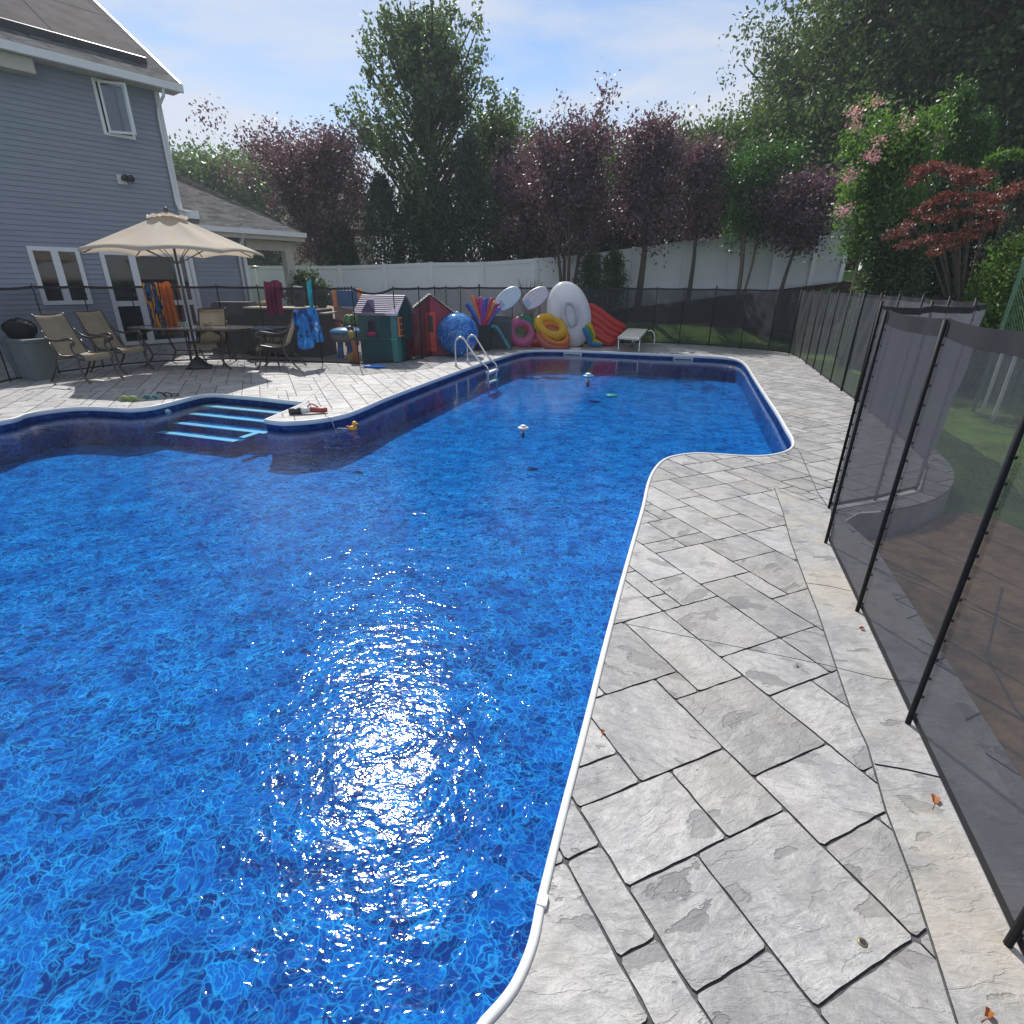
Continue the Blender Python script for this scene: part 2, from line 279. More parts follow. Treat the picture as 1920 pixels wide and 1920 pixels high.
# ------------------------------------------------------------------ mesh building
class MB:
    def __init__(s): s.v = []; s.f = []
    def add(s, v, f):
        k = len(s.v); s.v += [tuple(p) for p in v]; s.f += [tuple(i + k for i in q) for q in f]; return s
    def box(s, c, d, rot=None, bev=0.0):
        x, y, z = [a / 2 for a in d]
        if bev > 0:
            b = min(bev, x * .9, y * .9, z * .9); vs = []; m = bmesh.new(); bmesh.ops.create_cube(m, size=1.0)
            for q in m.verts: q.co = Vector((q.co.x * 2 * x, q.co.y * 2 * y, q.co.z * 2 * z))
            bmesh.ops.bevel(m, geom=m.edges[:], offset=b, segments=2, affect='EDGES', profile=0.6)
            m.verts.ensure_lookup_table(); P = [q.co.copy() for q in m.verts]; F = [[q.index for q in f.verts] for f in m.faces]; m.free()
        else:
            P = [Vector((sx * x, sy * y, sz * z)) for sx in (-1, 1) for sy in (-1, 1) for sz in (-1, 1)]
            F = [(0, 1, 3, 2), (4, 6, 7, 5), (0, 4, 5, 1), (2, 3, 7, 6), (0, 2, 6, 4), (1, 5, 7, 3)]
        M = rot.to_matrix() if isinstance(rot, Euler) else (rot if rot else Matrix.Identity(3))
        return s.add([M @ p + Vector(c) for p in P], F)
    def tube(s, path, r, n=8, cap=True, flat=1.0):
        path = [Vector(p) for p in path]; rs = r if isinstance(r, (list, tuple)) else [r] * len(path)
        V = []; F = []; up = None
        for i, p in enumerate(path):
            a = path[max(i - 1, 0)]; b = path[min(i + 1, len(path) - 1)]; d = (b - a)
            d = d.normalized() if d.length > 1e-9 else Vector((0, 0, 1))
            if up is None: up = Vector((0, 0, 1)) if abs(d.z) < 0.9 else Vector((1, 0, 0))
            x = d.cross(up)
            if x.length < 1e-6: x = d.cross(Vector((0, 1, 0)))
            x.normalize(); y = x.cross(d).normalized(); up = y
            for k in range(n):
                t = 2 * math.pi * k / n; V.append(p + (x * math.cos(t) + y * math.sin(t) * flat) * rs[i])
        for i in range(len(path) - 1):
            for k in range(n): F.append((i * n + k, i * n + (k + 1) % n, (i + 1) * n + (k + 1) % n, (i + 1) * n + k))
        if cap: F.append(tuple(range(n))[::-1]); F.append(tuple((len(path) - 1) * n + k for k in range(n)))
        return s.add(V, F)
    def grid(s, fn, nu, nv, closeu=False, closev=False):
        V = [fn(i / nu, j / nv) for i in range(nu + (0 if closeu else 1)) for j in range(nv + (0 if closev else 1))]
        a = nu if closeu else nu + 1; b = nv if closev else nv + 1; F = []
        for i in range(nu):
            for j in range(nv):
                F.append((i * b + j, ((i + 1) % a) * b + j, ((i + 1) % a) * b + (j + 1) % b, i * b + (j + 1) % b))
        return s.add(V, F)
    def torus(s, c, Rr, r, M=None, nu=36, nv=14, sx=1.0, sy=1.0, wob=0.0, nw=0):
        M = M or Matrix.Identity(3); c = Vector(c)
        def f(u, v):
            a, b = 2 * math.pi * u, 2 * math.pi * v; rr = r * (1 + wob * math.cos(nw * a))
            return c + M @ Vector(((Rr + rr * math.cos(b)) * math.cos(a) * sx, (Rr + rr * math.cos(b)) * math.sin(a) * sy, rr * math.sin(b)))
        return s.grid(f, nu, nv, True, True)
    def ball(s, c, d, M=None, nu=20, nv=12):
        M = M or Matrix.Identity(3); c = Vector(c)
        def f(u, v):
            a, b = 2 * math.pi * u, math.pi * v
            return c + M @ Vector((d[0] * math.sin(b) * math.cos(a), d[1] * math.sin(b) * math.sin(a), d[2] * math.cos(b)))
        return s.grid(f, nu, nv, True, False)
    def prism(s, poly, h0, h1):
        n = len(poly); return s.add([(p[0], p[1], h0) for p in poly] + [(p[0], p[1], h1) for p in poly],
            [tuple(range(n))[::-1], tuple(range(n, 2 * n))] + [(k, (k + 1) % n, n + (k + 1) % n, n + k) for k in range(n)])
    def build(s, name, mat, parent=None, smooth=False, base=None):
        """vertices are in the world frame of the thing's root unless the root sits at a base: LOC holds it"""
        off = Vector((0, 0, 0))
        if parent is not None: off = LOC.get(parent.name, Vector((0, 0, 0)))
        elif base is not None: off = Vector(base)
        me = bpy.data.meshes.new(name)
        me.from_pydata([tuple(Vector(p) - off) for p in s.v], [], s.f); me.update()
        mats = mat if isinstance(mat, (list, tuple)) else [mat]
        for m in mats: me.materials.append(m)
        if smooth: me.polygons.foreach_set('use_smooth', [True] * len(me.polygons))
        bm = bmesh.new(); bm.from_mesh(me); bmesh.ops.remove_doubles(bm, verts=bm.verts, dist=1e-5); bmesh.ops.recalc_face_normals(bm, faces=bm.faces)
        if name in ('water', 'paving', 'paving_joint', 'ground', 'gravel', 'mulch_bed') and sum(q.normal.z for q in bm.faces) < 0: bmesh.ops.reverse_faces(bm, faces=bm.faces[:])
        bm.to_mesh(me); bm.free()
        o = bpy.data.objects.new(name, me); COL.objects.link(o)
        if parent is not None: o.parent = parent; LOC[o.name] = off
        elif base is not None: o.location = off; LOC[o.name] = off
        return o
LOC = {}
def tag(o, label=None, cat=None, group=None, kind=None):
    if label: o['label'] = label
    if cat: o['category'] = cat
    if group: o['group'] = group
    if kind: o['kind'] = kind
    return o
def thing(name, label, cat, base=(0, 0, 0), group=None, local=False, rz=0.0):
    o = bpy.data.objects.new(name, None); COL.objects.link(o); o.location = Vector(base); o.empty_display_size = 0.2
    o.rotation_euler[2] = rz
    if not local: LOC[o.name] = Vector(base)
    return tag(o, label, cat, group)
def dup(root, loc, rz=0.0, label=None, group=None):
    r = root.copy(); COL.objects.link(r); r.location = Vector(loc); r.rotation_euler = (0, 0, rz)
    if label: r['label'] = label
    if group: r['group'] = group
    for ch in list(root.children):
        c = ch.copy(); COL.objects.link(c); c.parent = r
        for g in list(ch.children):
            d = g.copy(); COL.objects.link(d); d.parent = c
    return r
def dirv(az): return Vector((math.sin(R(az)), math.cos(R(az)), 0))
def crom(P, n=5, closed=False):
    P = [Vector(p) for p in P]; out = []; m = len(P)
    rngi = range(m) if closed else range(m - 1)
    for i in rngi:
        p0 = P[(i - 1) % m] if closed or i > 0 else P[i]; p1 = P[i]; p2 = P[(i + 1) % m]; p3 = P[(i + 2) % m] if closed or i < m - 2 else P[i + 1]
        for k in range(n):
            t = k / n; out.append(0.5 * ((2 * p1) + (p2 - p0) * t + (2 * p0 - 5 * p1 + 4 * p2 - p3) * t * t + (3 * p1 - p0 - 3 * p2 + p3) * t ** 3))
    if not closed: out.append(P[-1])
    return out

# ================================================================== STRUCTURE
# pool outline, on the deck level
o1 = [G(*p) for p in [(905, 1915), (960, 1850), (995, 1770), (1012, 1690), (1034, 1600), (1062, 1490), (1096, 1360), (1131, 1220), (1160, 1110), (1185, 1020), (1205, 950), (1215, 905), (1228, 878), (1247, 861), (1275, 853), (1310, 850), (1350, 852), (1400, 855), (1440, 854), (1472, 847), (1486, 836), (1485, 822), (1474, 803), (1458, 775), (1438, 745), (1412, 705), (1400, 686), (1388, 676), (1368, 671), (1330, 668), (1270, 665.5), (1200, 662.5), (1130, 659.5), (1060, 657), (1010, 656.5), (978, 659), (945, 668), (900, 682), (840, 703), (780, 725), (720, 748), (690, 761), (665, 771), (640, 779), (600, 786), (560, 790), (525, 791), (497, 787)]]
o2 = [G(*p) for p in [(572, 755), (525, 750), (480, 745), (430, 741), (400, 739), (375, 741), (345, 748), (310, 757), (275, 764), (240, 766.5), (200, 764.5), (150, 763.5), (100, 768), (50, 776), (0, 790)]]
o2 += [Vector(p) for p in [(-6.9, 5.6, 0), (-7.6, 4.0, 0), (-7.7, 2.0, 0), (-6.8, 0.2, 0), (-5.0, -0.7, 0), (-3.0, -0.75, 0), (-1.5, -0.35, 0), (-0.55, 0.2, 0), (-0.2, 0.5, 0)]]
POOL = crom(o1, 4) + crom(o2, 4)
def area(P): return sum(P[i].x * P[(i + 1) % len(P)].y - P[(i + 1) % len(P)].x * P[i].y for i in range(len(P))) / 2
if area(POOL) < 0: POOL.reverse()
def offset(P, d):   # outward for positive d on a ccw outline
    out = []; n = len(P)
    for i in range(n):
        a = (P[i] - P[i - 1]); b = (P[(i + 1) % n] - P[i]); a.z = b.z = 0
        if a.length < 1e-6: a = b
        if b.length < 1e-6: b = a
        a.normalize(); b.normalize(); na = Vector((a.y, -a.x, 0)); nb = Vector((b.y, -b.x, 0)); m = (na + nb)
        m = m.normalized() if m.length > 1e-3 else na
        out.append(P[i] + m * d / max(0.5, m.dot(na)))
    return out
PO = offset(POOL, 0.0165)
def poly_face(me_name, P, z, mat, kind='structure', name=None):
    pass
def tri_fill(P, z):
    r = delaunay_2d_cdt([Vector((p.x, p.y)) for p in P], [], [list(range(len(P)))], 1, 1e-6)
    return [(v.x, v.y, z) for v in r[0]], [tuple(f) for f in r[2]]
WATER_Z, FLOOR_Z = -0.10, -0.52
b = MB(); v, f = tri_fill(offset(POOL, -0.004), WATER_Z); b.add(v, f)
tag(b.build('water', M_water), 'rippled bright blue pool water with a patch of sun glitter', 'water', kind='structure')
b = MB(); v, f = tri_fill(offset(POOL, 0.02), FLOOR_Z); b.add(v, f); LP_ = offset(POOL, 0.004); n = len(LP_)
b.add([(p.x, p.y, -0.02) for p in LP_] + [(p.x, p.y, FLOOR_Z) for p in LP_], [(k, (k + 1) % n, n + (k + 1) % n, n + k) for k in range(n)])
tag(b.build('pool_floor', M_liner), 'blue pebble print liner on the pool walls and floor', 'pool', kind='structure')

# fence line (foot of the posts)
far_px = [(820, 664), (840, 659), (866, 655), (900, 651), (960, 649), (1010, 647.5), (1060, 646.5), (1115, 645.5), (1168, 645), (1222, 644.5), (1272, 646), (1328, 649), (1387, 654), (1439, 658), (1479, 664)]
right_px = [(1479, 664), (1499, 672), (1511, 683), (1524, 692), (1538, 703.5), (1556, 717), (1577, 733), (1602, 752), (1628, 774), (1662, 801), (1698, 834), (1732, 868)]
left_px = [(-330, 800), (-180, 765), (-70, 739), (20, 716), (112, 701), (195, 690), (278, 682), (358, 678), (432, 676), (505, 678), (605, 682), (674, 685), (747, 680), (792, 674), (820, 664)]
near_w = [G(1554, 953), G(1548, 1018), G(1607, 1146), G(1702, 1356)]
d_ = (near_w[3] - near_w[2]); d_.z = 0
near_w += [near_w[3] + d_ * 0.98, near_w[3] + d_ * 1.96, near_w[3] + d_ * 2.94, near_w[3] + d_ * 3.9]
corner_w = [G(1732, 868), G(1717, 918), G(1640, 938), G(1554, 953)]
far_w = [G(*p) for p in far_px]; right_w = [G(*p) for p in right_px]; left_w = [G(*p) for p in left_px]
HC = Vector((-8.45, 15.6, 0)); HD = dirv(38.0); HN = Vector((HD.y, -HD.x, 0))       # corner, direction and outward normal of the house wall
def hp(s, out=0.0, z=0.0): return HC + HD * s + HN * out + Vector((0, 0, z))
def wallpt(u, v):
    d = ray(u, v); t = (HC - Vector((0, 0, CAM_H))).dot(HN) / d.dot(HN); q = d * t + Vector((0, 0, CAM_H)); return ((q - HC).dot(HD), q.z)

# ---- stamped concrete deck: tiles, joints and border as one carved sheet
ext_px = [(1610, 960), (1655, 957), (1720, 946), (1768, 927), (1789, 900), (1782, 872), (1756, 846), (1716, 812)]
outer = [Vector((0.42, -2.6, 0))] + [p + Vector((0.30, -0.05, 0)) for p in reversed(near_w[1:6])]
outer += [G(1585, 975)] + crom([G(*p) for p in ext_px], 4) + [p + Vector((0.14, 0.06, 0)) for p in reversed(right_w[:-3])] + [p + Vector((0.0, 0.16, 0)) for p in reversed(far_w[:-1])]
outer += [p + Vector((-0.05, 0.14, 0)) for p in reversed(left_w[8:-1])] + [hp(0.6, 0.02), hp(-16, 0.02), Vector((-17, -2.6, 0))]
outer = [Vector((p.x, p.y, 0)) for p in outer]
seam_px = [(1452, 915), (1467, 957), (1483, 1017), (1510, 1090), (1533, 1147), (1563, 1237), (1597, 1337), (1627, 1400), (1660, 1517), (1709, 1647), (1747, 1766), (1795, 1920)]
seam = [G(*p) for p in seam_px]; ds = (seam[-1] - seam[-4]); ds.z = 0; seam += [seam[-1] + ds * 2, seam[-1] + ds * 8]
border = seam + [p + Vector((0.24, 0, 0)) for p in reversed(near_w[1:])] + [G(1553, 952)]
def strip(P, wd):
    L_, R_ = [], []
    for i, p in enumerate(P):
        a = P[min(i + 1, len(P) - 1)] - P[max(i - 1, 0)]; a.z = 0; a.normalize(); nn = Vector((a.y, -a.x, 0)) * wd / 2
        L_.append(p + nn); R_.append(p - nn)
    return L_ + R_[::-1]
seams = [strip([G(*p) for p in q], wd) for q, wd in [(seam_px, 0.007), ([(1488, 838), (1500, 848), (1515, 883), (1533, 923), (1552, 950)], 0.008), ([(1161, 1167), (1320, 1200), (1550, 1247), (1640, 1270), (1730, 1282)], 0.005),
         ([(1512, 1093), (1550, 1098), (1596, 1108)], 0.007), ([(1640, 1433), (1700, 1443), (1765, 1458)], 0.009), ([(1462, 922), (1552, 955)], 0.005), ([(1460, 921), (1500, 925), (1556, 924)], 0.006),
         ([(700, 748), (760, 700), (820, 672)], 0.006), ([(1400, 676), (1445, 662), (1480, 656)], 0.006), ([(560, 757), (640, 705), (668, 690)], 0.006)]]
E1, E2 = dirv(66), dirv(156); U_ = 0.1255; U2_ = 0.139; ORG = Vector((0.57, 1.11, 0))
verts2, faces2, kinds = [], [], []
def addpoly(P, kind):
    ar_ = sum(P[i].x * P[(i + 1) % len(P)].y - P[(i + 1) % len(P)].x * P[i].y for i in range(len(P)))
    if ar_ < 0: P = P[::-1]
    k = len(verts2); verts2.extend(Vector((p.x, p.y)) for p in P); faces2.append(list(range(k, k + len(P)))); kinds.append(kind)
addpoly(outer, ('deck', 0)); addpoly(PO, ('pool', 0)); addpoly(border, ('border', 0))
for q in seams: addpoly(q, ('seam', 0))
lim = 170; occ = np.zeros((2 * lim, 2 * lim), bool); tr_ = random.Random(11); tid = 0
sizes = [(3, 3), (2, 4), (3, 2), (2, 2), (2, 3), (3, 3), (2, 2), (3, 2)]
def inside(p, P):
    c = False; n = len(P); j = n - 1
    for i in range(n):
        if (P[i].y > p.y) != (P[j].y > p.y) and p.x < (P[j].x - P[i].x) * (p.y - P[i].y) / (P[j].y - P[i].y) + P[i].x: c = not c
        j = i
    return c
fixed = [(0, 0, 3, 3)]
def place(i, j, a, bb):
    global tid
    occ[i:i + a, j:j + bb] = True
    o = ORG + E1 * U_ * (i - lim) + E2 * U2_ * (j - lim); cc = o + E1 * U_ * a / 2 + E2 * U2_ * bb / 2
    if cc.length > 24: return
    if not (inside(cc, outer) or any(inside(o + E1 * U_ * x * a + E2 * U2_ * y * bb, outer) for x in (0, 1) for y in (0, 1))): return
    if all(inside(o + E1 * U_ * x * a + E2 * U2_ * y * bb, PO) for x in (0, 1) for y in (0, 1)): return
    if cc.y < -1.0 and cc.x > -1: return
    dist = cc.length; g = 0.0036 if dist < 5 else 0.0056; P = []
    near = dist < 5.5
    cs = [(g, g), (a * U_ - g, g), (a * U_ - g, bb * U2_ - g), (g, bb * U2_ - g)]
    for q in range(4):
        p0 = cs[q]; p1 = cs[(q + 1) % 4]
        if near:
            m = max(3, int(math.hypot(p1[0] - p0[0], p1[1] - p0[1]) / 0.04)); nx, ny = p1[1] - p0[1], -(p1[0] - p0[0]); ll = math.hypot(nx, ny)
            for t in range(m):
                ft = (t + (0.22 if t == 0 else 0)) / m; jt = tr_.uniform(-0.0028, 0.0016)
                P.append((p0[0] + (p1[0] - p0[0]) * ft + nx / ll * jt, p0[1] + (p1[1] - p0[1]) * ft + ny / ll * jt))
                if t == m - 1:
                    P.append((p0[0] + (p1[0] - p0[0]) * (1 - 0.2 / m) , p0[1] + (p1[1] - p0[1]) * (1 - 0.2 / m)))
        else: P.append(p0)
    tid += 1; addpoly([o + E1 * x + E2 * y for x, y in P], ('tile', tid))
for a_, b__, c__, d__ in [(0, 0, 3, 3), (-2, 0, 2, 2), (-2, -2, 3, 2), (1, -2, 2, 2), (3, -4, 3, 3), (4, -8, 2, 4), (6, -8, 3, 3), (9, -12, 3, 3)]: place(lim + a_, lim + b__, c__, d__)
for j in range(2 * lim - 5):
    for i in range(2 * lim - 5):
        if occ[i, j]: continue
        for a, bb in tr_.sample(sizes, len(sizes)) + [(2, 2), (1, 2), (2, 1), (1, 1)]:
            if not occ[i:i + a, j:j + bb].any() and not (a > 1 and bb > 1 and tr_.random() < 0.0): place(i, j, a, bb); break
vo, eo, fo, ov, oe, of = delaunay_2d_cdt(verts2, [], faces2, 0, 1e-5)
DV, DF, DM, DT = [], [], [], []
groove_edges = {}; cls = []
for k, f in enumerate(fo):
    ks = [kinds[i] for i in of[k]]; names = {a for a, _ in ks}
    if 'deck' not in names or 'pool' in names: cls.append(None); continue
    ti = max([b_ for a, b_ in ks if a == 'tile'] or [0])
    if 'seam' in names: cls.append(('g', 0))
    elif 'border' in names: cls.append(('b', 0))
    elif ti: cls.append(('t', ti))
    else: cls.append(('g', 0))
GD = 0.006; idx = {}
def vid(i, low):
    key = (i, low)
    if key not in idx: idx[key] = len(DV); DV.append((vo[i].x, vo[i].y, -GD if low else 0.0))
    return idx[key]
edge_up = {}
for k, f in enumerate(fo):
    if cls[k] is None: continue
    low = cls[k][0] == 'g'; DF.append(tuple(vid(i, low) for i in f)); DM.append({'t': 0, 'b': 1, 'g': 2}[cls[k][0]]); DT.append(cls[k][1])
    for a in range(len(f)):
        e = (f[a], f[(a + 1) % len(f)])
        edge_up.setdefault(tuple(sorted(e)), []).append((low, e, cls[k]))
for e, lst in edge_up.items():
    if len(lst) == 2 and lst[0][0] != lst[1][0]:
        a, bb = e; DF.append((vid(a, False), vid(bb, False), vid(bb, True), vid(a, True))); DM.append(2); DT.append(0)
me = bpy.data.meshes.new('deck'); me.from_pydata(DV, [], DF)
for m in (M_tile, M_border, M_groove): me.materials.append(m)
me.polygons.foreach_set('material_index', DM)
att = me.attributes.new('tile', 'FLOAT', 'FACE'); att.data.foreach_set('value', [((t * 0.6180339) % 1.0) if t else 0.5 for t in DT]); me.update()
deck = bpy.data.objects.new('deck', me); COL.objects.link(deck); tag(deck, 'light grey stamped concrete pool deck with slate pattern joints', 'deck', kind='structure')
# riser of the deck's outer edge towards the low brown paving
b = MB(); q = outer[1:44]; nn = len(q)
b.add([(p.x, p.y, -0.012) for p in q] + [(p.x, p.y, -0.6) for p in q], [(k, k + 1, nn + k + 1, nn + k) for k in range(nn - 1)])
tag(b.build('deck_edge', M_slab), 'grey riser along the outer edge of the raised deck', 'deck', kind='structure')

# ---- terrain
VIN_PX = [(455, 500, 23.5), (560, 501, 23.0), (637, 500.5, 22.4), (721, 498, 21.9), (808, 494.5, 21.4), (904, 494, 20.9), (1006, 487, 20.5), (1100, 479, 20.3), (1190, 467, 20.1), (1287, 454, 20.0), (1375, 441, 19.8), (1462, 428, 19.4), (1540, 415, 19.0), (1600, 405, 18.6)]
VIN = [W(*p) for p in VIN_PX]
def vin_base(x):
    xs = [p.x for p in VIN]; zs = [p.z - 1.86 for p in VIN]; ys = [p.y for p in VIN]
    return float(np.interp(x, xs, zs)), float(np.interp(x, xs, ys))
def sstep(a, b_, x): t = min(1, max(0, (x - a) / (b_ - a))); return t * t * (3 - 2 * t)
def gz(x, y):
    zb, yb = vin_base(x)
    z = -0.03 + (max(zb, 0) + 0.03) * sstep(16.6, yb - 0.4, y)
    if x > 8.3: z = max(z, 2.0 * sstep(8.6, 11.5, x) * sstep(11.5, 15, y))
    if y > yb: z += 0.02 * (y - yb)
    if x > 1.0 + .325 * y and y < 9: z -= 0.10 * sstep(9, 7.4, y) + (0.25 if y < 5.2 and x < 7.5 else 0)
    return z
xs = sorted(set([round(x, 2) for x in np.arange(-40, 40, 0.5)] + [-900, -400, -150, -80, -55, 55, 80, 150, 400, 900])); ys = sorted(set([round(y, 2) for y in np.arange(-3, 34, 0.4)] + [-900, -300, -60, -20, -8, 38, 45, 60, 90, 150, 400, 1000]))
V = []; F = []
for x in xs:
    for y in ys:
        V.append((x, y, gz(x, y)))
ny = len(ys)
for i in range(len(xs) - 1):
    for j in range(ny - 1):
        cx_, cy_ = (xs[i] + xs[i + 1]) / 2, (ys[j] + ys[j + 1]) / 2
        c = Vector((cx_, cy_, 0))
        big = abs(xs[i]) > 45 or abs(ys[j]) > 60
        if not big and (inside(c, outer) and all(inside(Vector((a, b_, 0)), outer) for a in (xs[i], xs[i + 1]) for b_ in (ys[j], ys[j + 1]))): continue
        F.append((i * ny + j, (i + 1) * ny + j, (i + 1) * ny + j + 1, i * ny + j + 1))
# sink whatever lawn lies under the deck rim
V = [(x, y, min(z, -0.3) if inside(Vector((x, y, 0)), outer) else z) for x, y, z in V]
b = MB(); b.add(V, F); lawn = b.build('ground', M_grass, smooth=True); tag(lawn, 'mown green lawn rising towards the boundary fence', 'lawn', kind='structure')
# blades of grass close behind the far mesh fence and the right mesh fence
def patch(name, pts, dz, mat, label, cat, res=0.5):
    P = [Vector((p[0], p[1], 0)) for p in pts]; x0, x1 = min(p.x for p in P), max(p.x for p in P); y0, y1 = min(p.y for p in P), max(p.y for p in P)
    vs = [Vector((p.x, p.y)) for p in P]; k = len(vs); inner = []
    for x in np.arange(x0, x1, res):
        for y in np.arange(y0, y1, res):
            if inside(Vector((x, y, 0)), P): inner.append(Vector((x, y)))
    r = delaunay_2d_cdt(vs + inner, [], [list(range(k))], 1, 1e-5)
    b = MB(); b.add([(q.x, q.y, gz(q.x, q.y) + dz) for q in r[0]], [tuple(f) for f in r[2]])
    return tag(b.build(name, mat, smooth=True), label, cat, kind='structure')
patch('mulch_bed', [(p.x, p.y - 0.05) for p in VIN] + [(12.5, 17.5), (12.5, 13.5), (9.5, 15.2), (7.0, 17.6), (2, 18.6), (-3, 19.3), (-9.5, 20.5)], 0.02, M_mulch, 'dark mulch bed along the white fence', 'ground')
gp = [left_w[8] + Vector((0, .2, 0)), left_w[10] + Vector((0, .16, 0)), left_w[11] + Vector((0, .16, 0)), left_w[12] + Vector((0, .16, 0)), left_w[13] + Vector((-.05, .16, 0)), left_w[14] + Vector((-.1, .1, 0)), far_w[3] + Vector((0, .2, 0)), Vector((0.6, 16.4, 0)), Vector((-3.5, 16.6, 0)), Vector((-8.0, 16.8, 0))]
patch('gravel', gp, 0.035, M_gravel, 'pale gravel around the play corner', 'gravel')
brown = [near_w[i] + Vector((0.26, 0, 0)) for i in (6, 5, 4, 3, 2, 1)] + [G(1560, 990), G(1640, 975), G(1720, 962)] + [G(*p, -0.16) for p in [(1790, 955), (1860, 965), (1960, 1010), (2150, 1100)]] + [Vector((6, 2.0, 0)), Vector((5.5, -2, 0))]
b = MB(); v, f = tri_fill(brown, -0.175); b.add(v, f); tag(b.build('paving', M_brown), 'low brown paving outside the near mesh fence', 'paving', kind='structure')
for q in [[(1610, 1045), (1760, 1110), (1935, 1190)], [(1720, 1230), (1830, 1300), (1990, 1390)], [(1880, 1100), (1850, 1230), (1905, 1330), (1990, 1420)]]:
    P = strip([G(u, v, -0.171) for u, v in q], 0.018 if q[0][0] == 1610 else 0.01); b = MB(); v, f = tri_fill(P, -0.1705); b.add(v, f)
    tag(b.build('paving_joint', M_groove if q[0][0] != 1610 else simple('joint_tan', (0.34, 0.26, 0.17), 0.9)), 'joint across the low brown paving', 'paving', kind='structure')

# ================================================================== POOL THINGS
PI_ = offset(POOL, 0.0)
def sweep_closed(P, prof):
    A = []
    for (d, z) in prof:
        q = offset(P, d); A.append([(p.x, p.y, z) for p in q])
    n = len(P); m = len(prof); V = [A[j][i] for i in range(n) for j in range(m)]; F = []
    for i in range(n):
        for j in range(m): F.append((i * m + j, ((i + 1) % n) * m + j, ((i + 1) % n) * m + (j + 1) % m, i * m + (j + 1) % m))
    return V, F
M_coping = simple('coping_white', (0.74, 0.75, 0.74), 0.35, 0.05, 3)
b = MB(); b.add(*sweep_closed(POOL, [(0.018, -0.02), (0.018, 0.003), (0.014, 0.009), (0.004, 0.011), (-0.005, 0.009), (-0.009, 0.0), (-0.009, -0.045), (-0.004, -0.05), (0.006, -0.05)]))
cop = thing('pool_coping', 'thin white bullnose coping around the pool edge', 'pool coping', POOL[0])
b.build('coping_strip', M_coping, cop, smooth=True)
for u, v in [(1012, 1690), (1034, 1600 + 0), (637, 779), (1062, 657)]:
    p = G(u, v); k = min(range(len(POOL)), key=lambda i: (POOL[i] - p).length); a = (POOL[(k + 1) % len(POOL)] - POOL[k - 1]).normalized()
    if (u, v) == (1034, 1600): continue
    b = MB(); b.box(POOL[k] + Vector((a.y, -a.x, 0)) * 0.008 + Vector((0, 0, -0.008)), (0.035, 0.030, 0.046), Euler((0, 0, math.atan2(a.y, a.x))), 0.006); b.build('joint_clip', M_coping, cop)
# steps: treads with pale nosings in the alcove
st = thing('pool_steps', 'submerged pool steps with pale blue nosings in the alcove', 'pool steps', G(440, 780, -0.6))
M_nose = simple('step_nosing', (0.30, 0.66, 0.85), 0.4, 0.06, 4)
M_step = simple('step_blue', (0.012, 0.07, 0.28), 0.4, 0.3, 9)
SF = dirv(199); SR = dirv(109)
for k, (off_, z, Ls) in enumerate([(0.16, -0.145, 1.62), (0.42, -0.21, 1.62), (0.70, -0.28, 1.62), (0.96, -0.35, 1.35)]):
    L0 = G(400, 741) + SF * off_ + SR * -0.10 + Vector((0, 0, z)); mid = L0 + SR * Ls / 2; ang = Euler((0, 0, math.atan2(SR.y, SR.x)))
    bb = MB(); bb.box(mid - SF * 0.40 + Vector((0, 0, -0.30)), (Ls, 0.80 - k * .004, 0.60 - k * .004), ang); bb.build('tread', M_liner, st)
    nb = MB(); nb.box(mid - SF * 0.045 + Vector((0, 0, 0.006)), (Ls - 0.02, 0.10, 0.012), ang, 0.004); nb.build('nosing', M_nose, st)
nb = MB(); nb.box(G(400, 741) + SF * .84 + SR * 1.40 + Vector((0, 0, -.270)), (.09, .26, .012), Euler((0, 0, math.atan2(SR.y, SR.x)))); nb.build('nosing', M_nose, st)
for cu, cv, lb in [(1079, 669, 'left hand skimmer mouth in the far pool wall'), (1284, 677, 'right hand skimmer mouth in the far pool wall')]:
    p = G(cu, 663 if cu < 1100 else 667); k = min(range(len(POOL)), key=lambda i: (POOL[i] - p).length); best = POOL[k]
    dd = dirv(107); c = Vector((p.x, best.y, 0)); 
    fw_a, fw_b = G(1060, 657), G(1330, 668); tt = (p.x - fw_a.x) / (fw_b.x - fw_a.x); c = fw_a.lerp(fw_b, tt); dd = (fw_b - fw_a).normalized(); nn_ = Vector((dd.y, -dd.x, 0)); rz = Euler((0, 0, math.atan2(dd.y, dd.x)))
    skm = thing('pool_skimmer', lb, 'skimmer', c + Vector((0, 0, -0.12)), 'skimmer mouths in the far pool wall')
    bb = MB(); bb.box(c + nn_ * 0.012 + Vector((0, 0, -0.095)), (0.46, 0.03, 0.085), rz, 0.005); bb.build('faceplate', simple('skimmer_plastic', (0.42, 0.5, 0.58), 0.4), skm)
    bb = MB(); bb.box(c + nn_ * 0.026 + Vector((0, 0, -0.10)), (0.38, 0.008, 0.03), rz); bb.build('slot', M_dark, skm)
    lidc = c - nn_ * 0.42 + Vector((0, 0, 0.004)); bb = MB(); bb.box(lidc, (0.27, 0.20, 0.014), rz, 0.004)
    tag(bb.build('skimmer_lid', simple('lid_white', (0.72, 0.70, 0.66), 0.5), base=lidc), 'small white skimmer lid in the deck behind the %s skimmer' % ('left' if cu < 1100 else 'right'), 'lid')
jet = G(287, 771, -0.12); kq = min(range(len(POOL)), key=lambda i: (POOL[i] - jet).length); jp = POOL[kq] + (jet - POOL[kq]).normalized() * 0.0
bb = MB(); aj = (POOL[(kq + 1) % len(POOL)] - POOL[kq - 1]).normalized(); nj = Vector((-aj.y, aj.x, 0)); c = POOL[kq] + nj * 0.004 + Vector((0, 0, -0.115))
